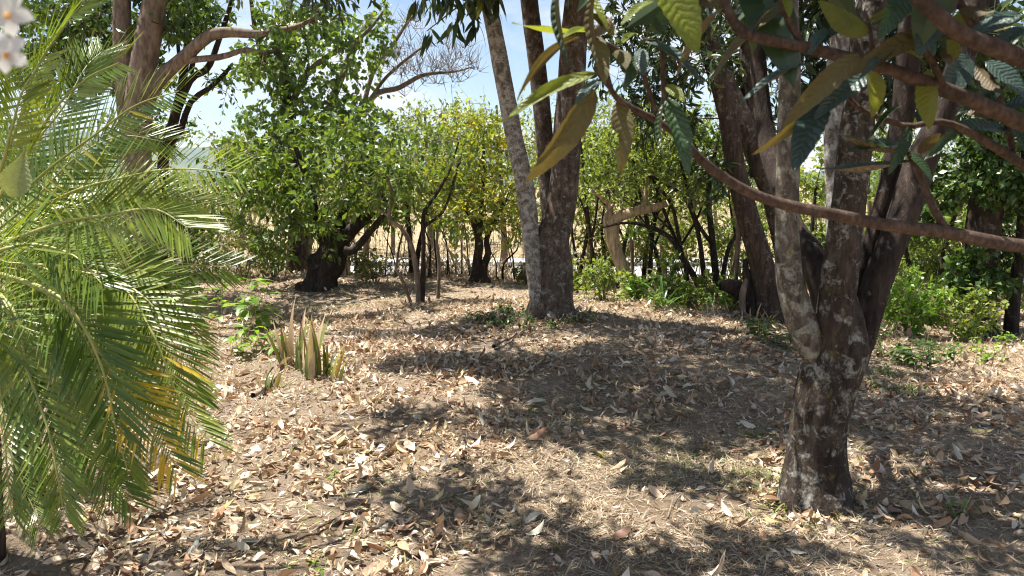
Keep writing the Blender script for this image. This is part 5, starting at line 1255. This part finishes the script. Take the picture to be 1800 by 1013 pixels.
# dry grass
M['drygrass'] = leaf_mat('dry_grass_blade', [(0, (0.17, 0.115, 0.07)), (.45, (.42, .325, .22)), (.85, (.66, .56, .43)), (.93, (.28, .28, .1)), (1, (.14, .2, .04))], .6, .25, None, False, 0, (1, .95, .7), .2)
def dens_grass(u, v, x, y):
    g = .35 + .5 * gauss(u, v, 1000, 870, 330, 130) + .4 * gauss(u, v, 620, 540, 250, 25) + .5 * gauss(u, v, 850, 515, 140, 16) + .6 * gauss(u, v, 1700, 640, 160, 40) + .4 * gauss(u, v, 1300, 930, 200, 80)
    return np.clip(g * (.7 + 1.2 * clumps(x, y, 2.2, 9)), .03, 1)
g = fall(150000, 2.3, 13, dens_grass); n = len(g)
a = U(0, 2 * math.pi, n); d = unit(np.c_[np.cos(a), np.sin(a), U(.05, .9, n)])
gt = np.clip(R(n) * .9 + .3 * (clumps(g[:, 0], g[:, 1], .9, 4) + .5 * gauss(*to_px(g), 1300, 850, 260, 110) > .18), 0, 1)
vv, ff, tt, _ = scatter([blade(2, .075, .2, .5), blade(2, .06, .2, .9), blade(2, .085, .2, .2)], g - [0, 0, .004], d, unit(np.array([[0, 0, 1.]]) + rdir(n) * .5), U(.03, .1, n), gt)
add_obj('dry_grass', mesh_from('dry_grass', vv, ff, tt), M['drygrass'], kind='stuff', label='thin straw-coloured dead grass over the clearing', category='grass')
tri = [(np.array([[-.5 * w_, 0, 0], [.5 * w_, 0, 0], [0, 1, z_]]), np.array([[0, 1, 2]]), np.array([[0, 0], [1, 0], [.5, 1.]])) for w_, z_ in ((.1, -.15), (.07, .1), (.13, -.3), (.08, .25))]
g = fall(200000, 2.3, 9.5, lambda u, v, x, y: np.clip(dens_grass(u, v, x, y) * 1.2 - .6 * gauss(u, v, 450, 900, 350, 200) - .4 * gauss(u, v, 760, 640, 210, 60), .06, 1)); n = len(g)
a = U(0, 2 * math.pi, n); d = unit(np.c_[np.cos(a), np.sin(a), U(-.02, .45, n)])
gt = np.clip(R(n) * .86 + .3 * (R(n) < .12) * (clumps(g[:, 0], g[:, 1], .9, 4) > 0), 0, 1)
vv, ff, tt, _ = scatter(tri, g + [0, 0, .002], d, unit(np.array([[0, 0, 1.]]) + rdir(n) * .7), U(.025, .075, n), gt)
add_obj('dead_grass_mat', mesh_from('dead_grass_mat', vv, ff, tt), M['drygrass'], kind='stuff', label='matted short dead grass between the fallen leaves', category='grass')
# green tufts
M['tuft'] = leaf_mat('green_grass_blade', [(0, (.06, .11, .02)), (.6, (.14, .21, .045)), (1, (.3, .3, .1))], .5, .35)
for (u, v, s, nb) in [(1340, 870, .1, 50), (1365, 850, .12, 60), (1385, 885, .13, 70), (1370, 900, .12, 50), (1495, 870, .12, 40), (1470, 905, .1, 30), (1340, 770, .12, 60), (1240, 800, .09, 50), (1200, 815, .08, 50), (1420, 925, .1, 40), (1310, 830, .09, 50), (1540, 680, .14, 60), (1600, 690, .16, 70), (1560, 660, .16, 60), (1270, 850, .07, 40), (1150, 790, .07, 40)]:
    b = G(u, v); root_p = rng.normal(size=(nb, 3)) * [.045, .045, 0]
    a = U(0, 2 * math.pi, nb); d = unit(np.c_[np.cos(a) * .6, np.sin(a) * .6, U(.3, 1.2, nb)])
    vv, ff, tt, _ = scatter([blade(4, .05, .2, .6), blade(4, .045, .2, .9)], root_p - [0, 0, .01], d, unit(np.c_[-np.cos(a), -np.sin(a), np.ones(nb)]), U(.6, 1.3, nb) * s, R(nb))
    dist = 'beside the multi-stemmed tree' if u > 1330 and v > 840 else ('in the shade past the near trunk' if u > 1500 else 'growing sparsely on the path')
    add_obj('grass_tuft', mesh_from('grass_tuft', vv, ff, tt), M['tuft'], loc=b, label='thin green grass tuft ' + dist, category='grass', group='green grass tufts')

# tall dry grass on the bank and beyond the road
def brush(name, n, y0, y1, h0, h1, label, skip=None):
    y = U(y0, y1, n); x = U(-.8, .8, n) * y
    if skip is not None:
        k = ~skip(x, y); x, y = x[k], y[k]
    n = len(x)
    a = U(0, 2 * math.pi, n); d = unit(np.c_[np.cos(a) * .5, np.sin(a) * .5, U(.5, 1.3, n)])
    pos = np.stack([x, y, height(x, y) - .02], -1)
    cl = np.clip(.6 + clumps(x, y, .5, 3) * 1.1, .25, 1.3)
    vv, ff, tt, _ = scatter([blade(2, .045, .2, .5), blade(2, .04, .2, .8), blade(2, .06, .2, .3)], pos, d, unit(np.c_[-np.cos(a), -np.sin(a), np.ones(n)]), U(h0, h1, n) * cl, np.clip(R(n) * .9 + .12 * (R(n) < .3), 0, 1))
    add_obj(name, mesh_from(name, vv, ff, tt), M['drygrass'], kind='stuff', label=label, category='grass')
brush('bank_grass', 30000, 12.3, 20.8, .25, .75, 'tall dry grass down the bank towards the road')
brush('roadside_grass', 22000, 27.3, 60, .4, 1.2, 'tall dry grass on the slope across the road')
brush('edge_grass', 9000, 8.2, 12.5, .12, .4, 'straggling dry grass at the edge of the undergrowth', lambda x, y: (x < .9 + .12 * (y - 8)) | ((x < 2.2) & (y < 9.6)))

hz_m, hz_t, hz_o = mat_new('thin_haze')
pv = node(hz_t, 'ShaderNodeVolumePrincipled'); pv.inputs['Color'].default_value = (.82, .9, 1, 1); pv.inputs['Density'].default_value = HAZE
hz_t.links.new(pv.outputs[0], hz_o.inputs['Volume'])
c8 = np.array([(x, y, z) for z in (-3.4, 420) for y in (-90, 3200) for x in (-2800, 2800)], float)
add_obj('haze', mesh_from('haze', c8, np.array([[0, 2, 3, 1], [4, 5, 7, 6], [0, 1, 5, 4], [2, 6, 7, 3], [0, 4, 6, 2], [1, 3, 7, 5]])), hz_m, kind='stuff', label='thin pale haze in the air over the whole scene', category='haze')

def twigs(name, n, y0, y1, h0, h1, label):
    y = U(y0, y1, n); x = U(-.75, .75, n) * y
    a = np.stack([x, y, height(x, y) - .03], -1)
    hh = U(h0, h1, n)
    m_ = a + np.c_[rng.normal(size=(n, 2)) * .08, hh * .55]
    e = m_ + np.c_[rng.normal(size=(n, 2)) * .16, hh * .45]
    f_ = m_ + np.c_[rng.normal(size=(n, 2)) * .25, hh * .35]
    r = U(.004, .011, n)
    v1, f1 = join([sticks(a, m_, r, r * .75, 4), sticks(m_, e, r * .7, r * .3, 3), sticks(m_, f_, r * .6, r * .25, 3)])
    add_obj(name, mesh_from(name, v1, f1), M['bark_tan'], kind='stuff', label=label, category='brush')
twigs('dry_brush', 520, 12.4, 20.5, .5, 1.9, 'thicket of fine dry twiggy stems down the bank')
twigs('roadside_brush', 500, 27.5, 50, .8, 2.6, 'dry twiggy scrub on the slope across the road')

tg_ = fall(1100, 2.3, 11, lambda u, v, x, y: np.full(len(u), .5)); n = len(tg_)
a = U(0, 2 * math.pi, n); L_ = U(.05, .28, n); r = U(.0015, .0045, n)
e_ = tg_ + np.c_[np.cos(a) * L_, np.sin(a) * L_, U(-.005, .03, n)]
m_ = (tg_ + e_) / 2 + rng.normal(size=(n, 3)) * [.012, .012, .004] + [0, 0, .012]
v1, f1 = join([sticks(tg_ + [0, 0, .008], m_, r, r * .85, 4), sticks(m_, e_ + [0, 0, .008], r * .85, r * .5, 4)])
add_obj('fallen_twigs', mesh_from('fallen_twigs', v1, f1), M['deadwood'], kind='stuff', label='small dry twigs strewn through the leaf litter', category='twigs')
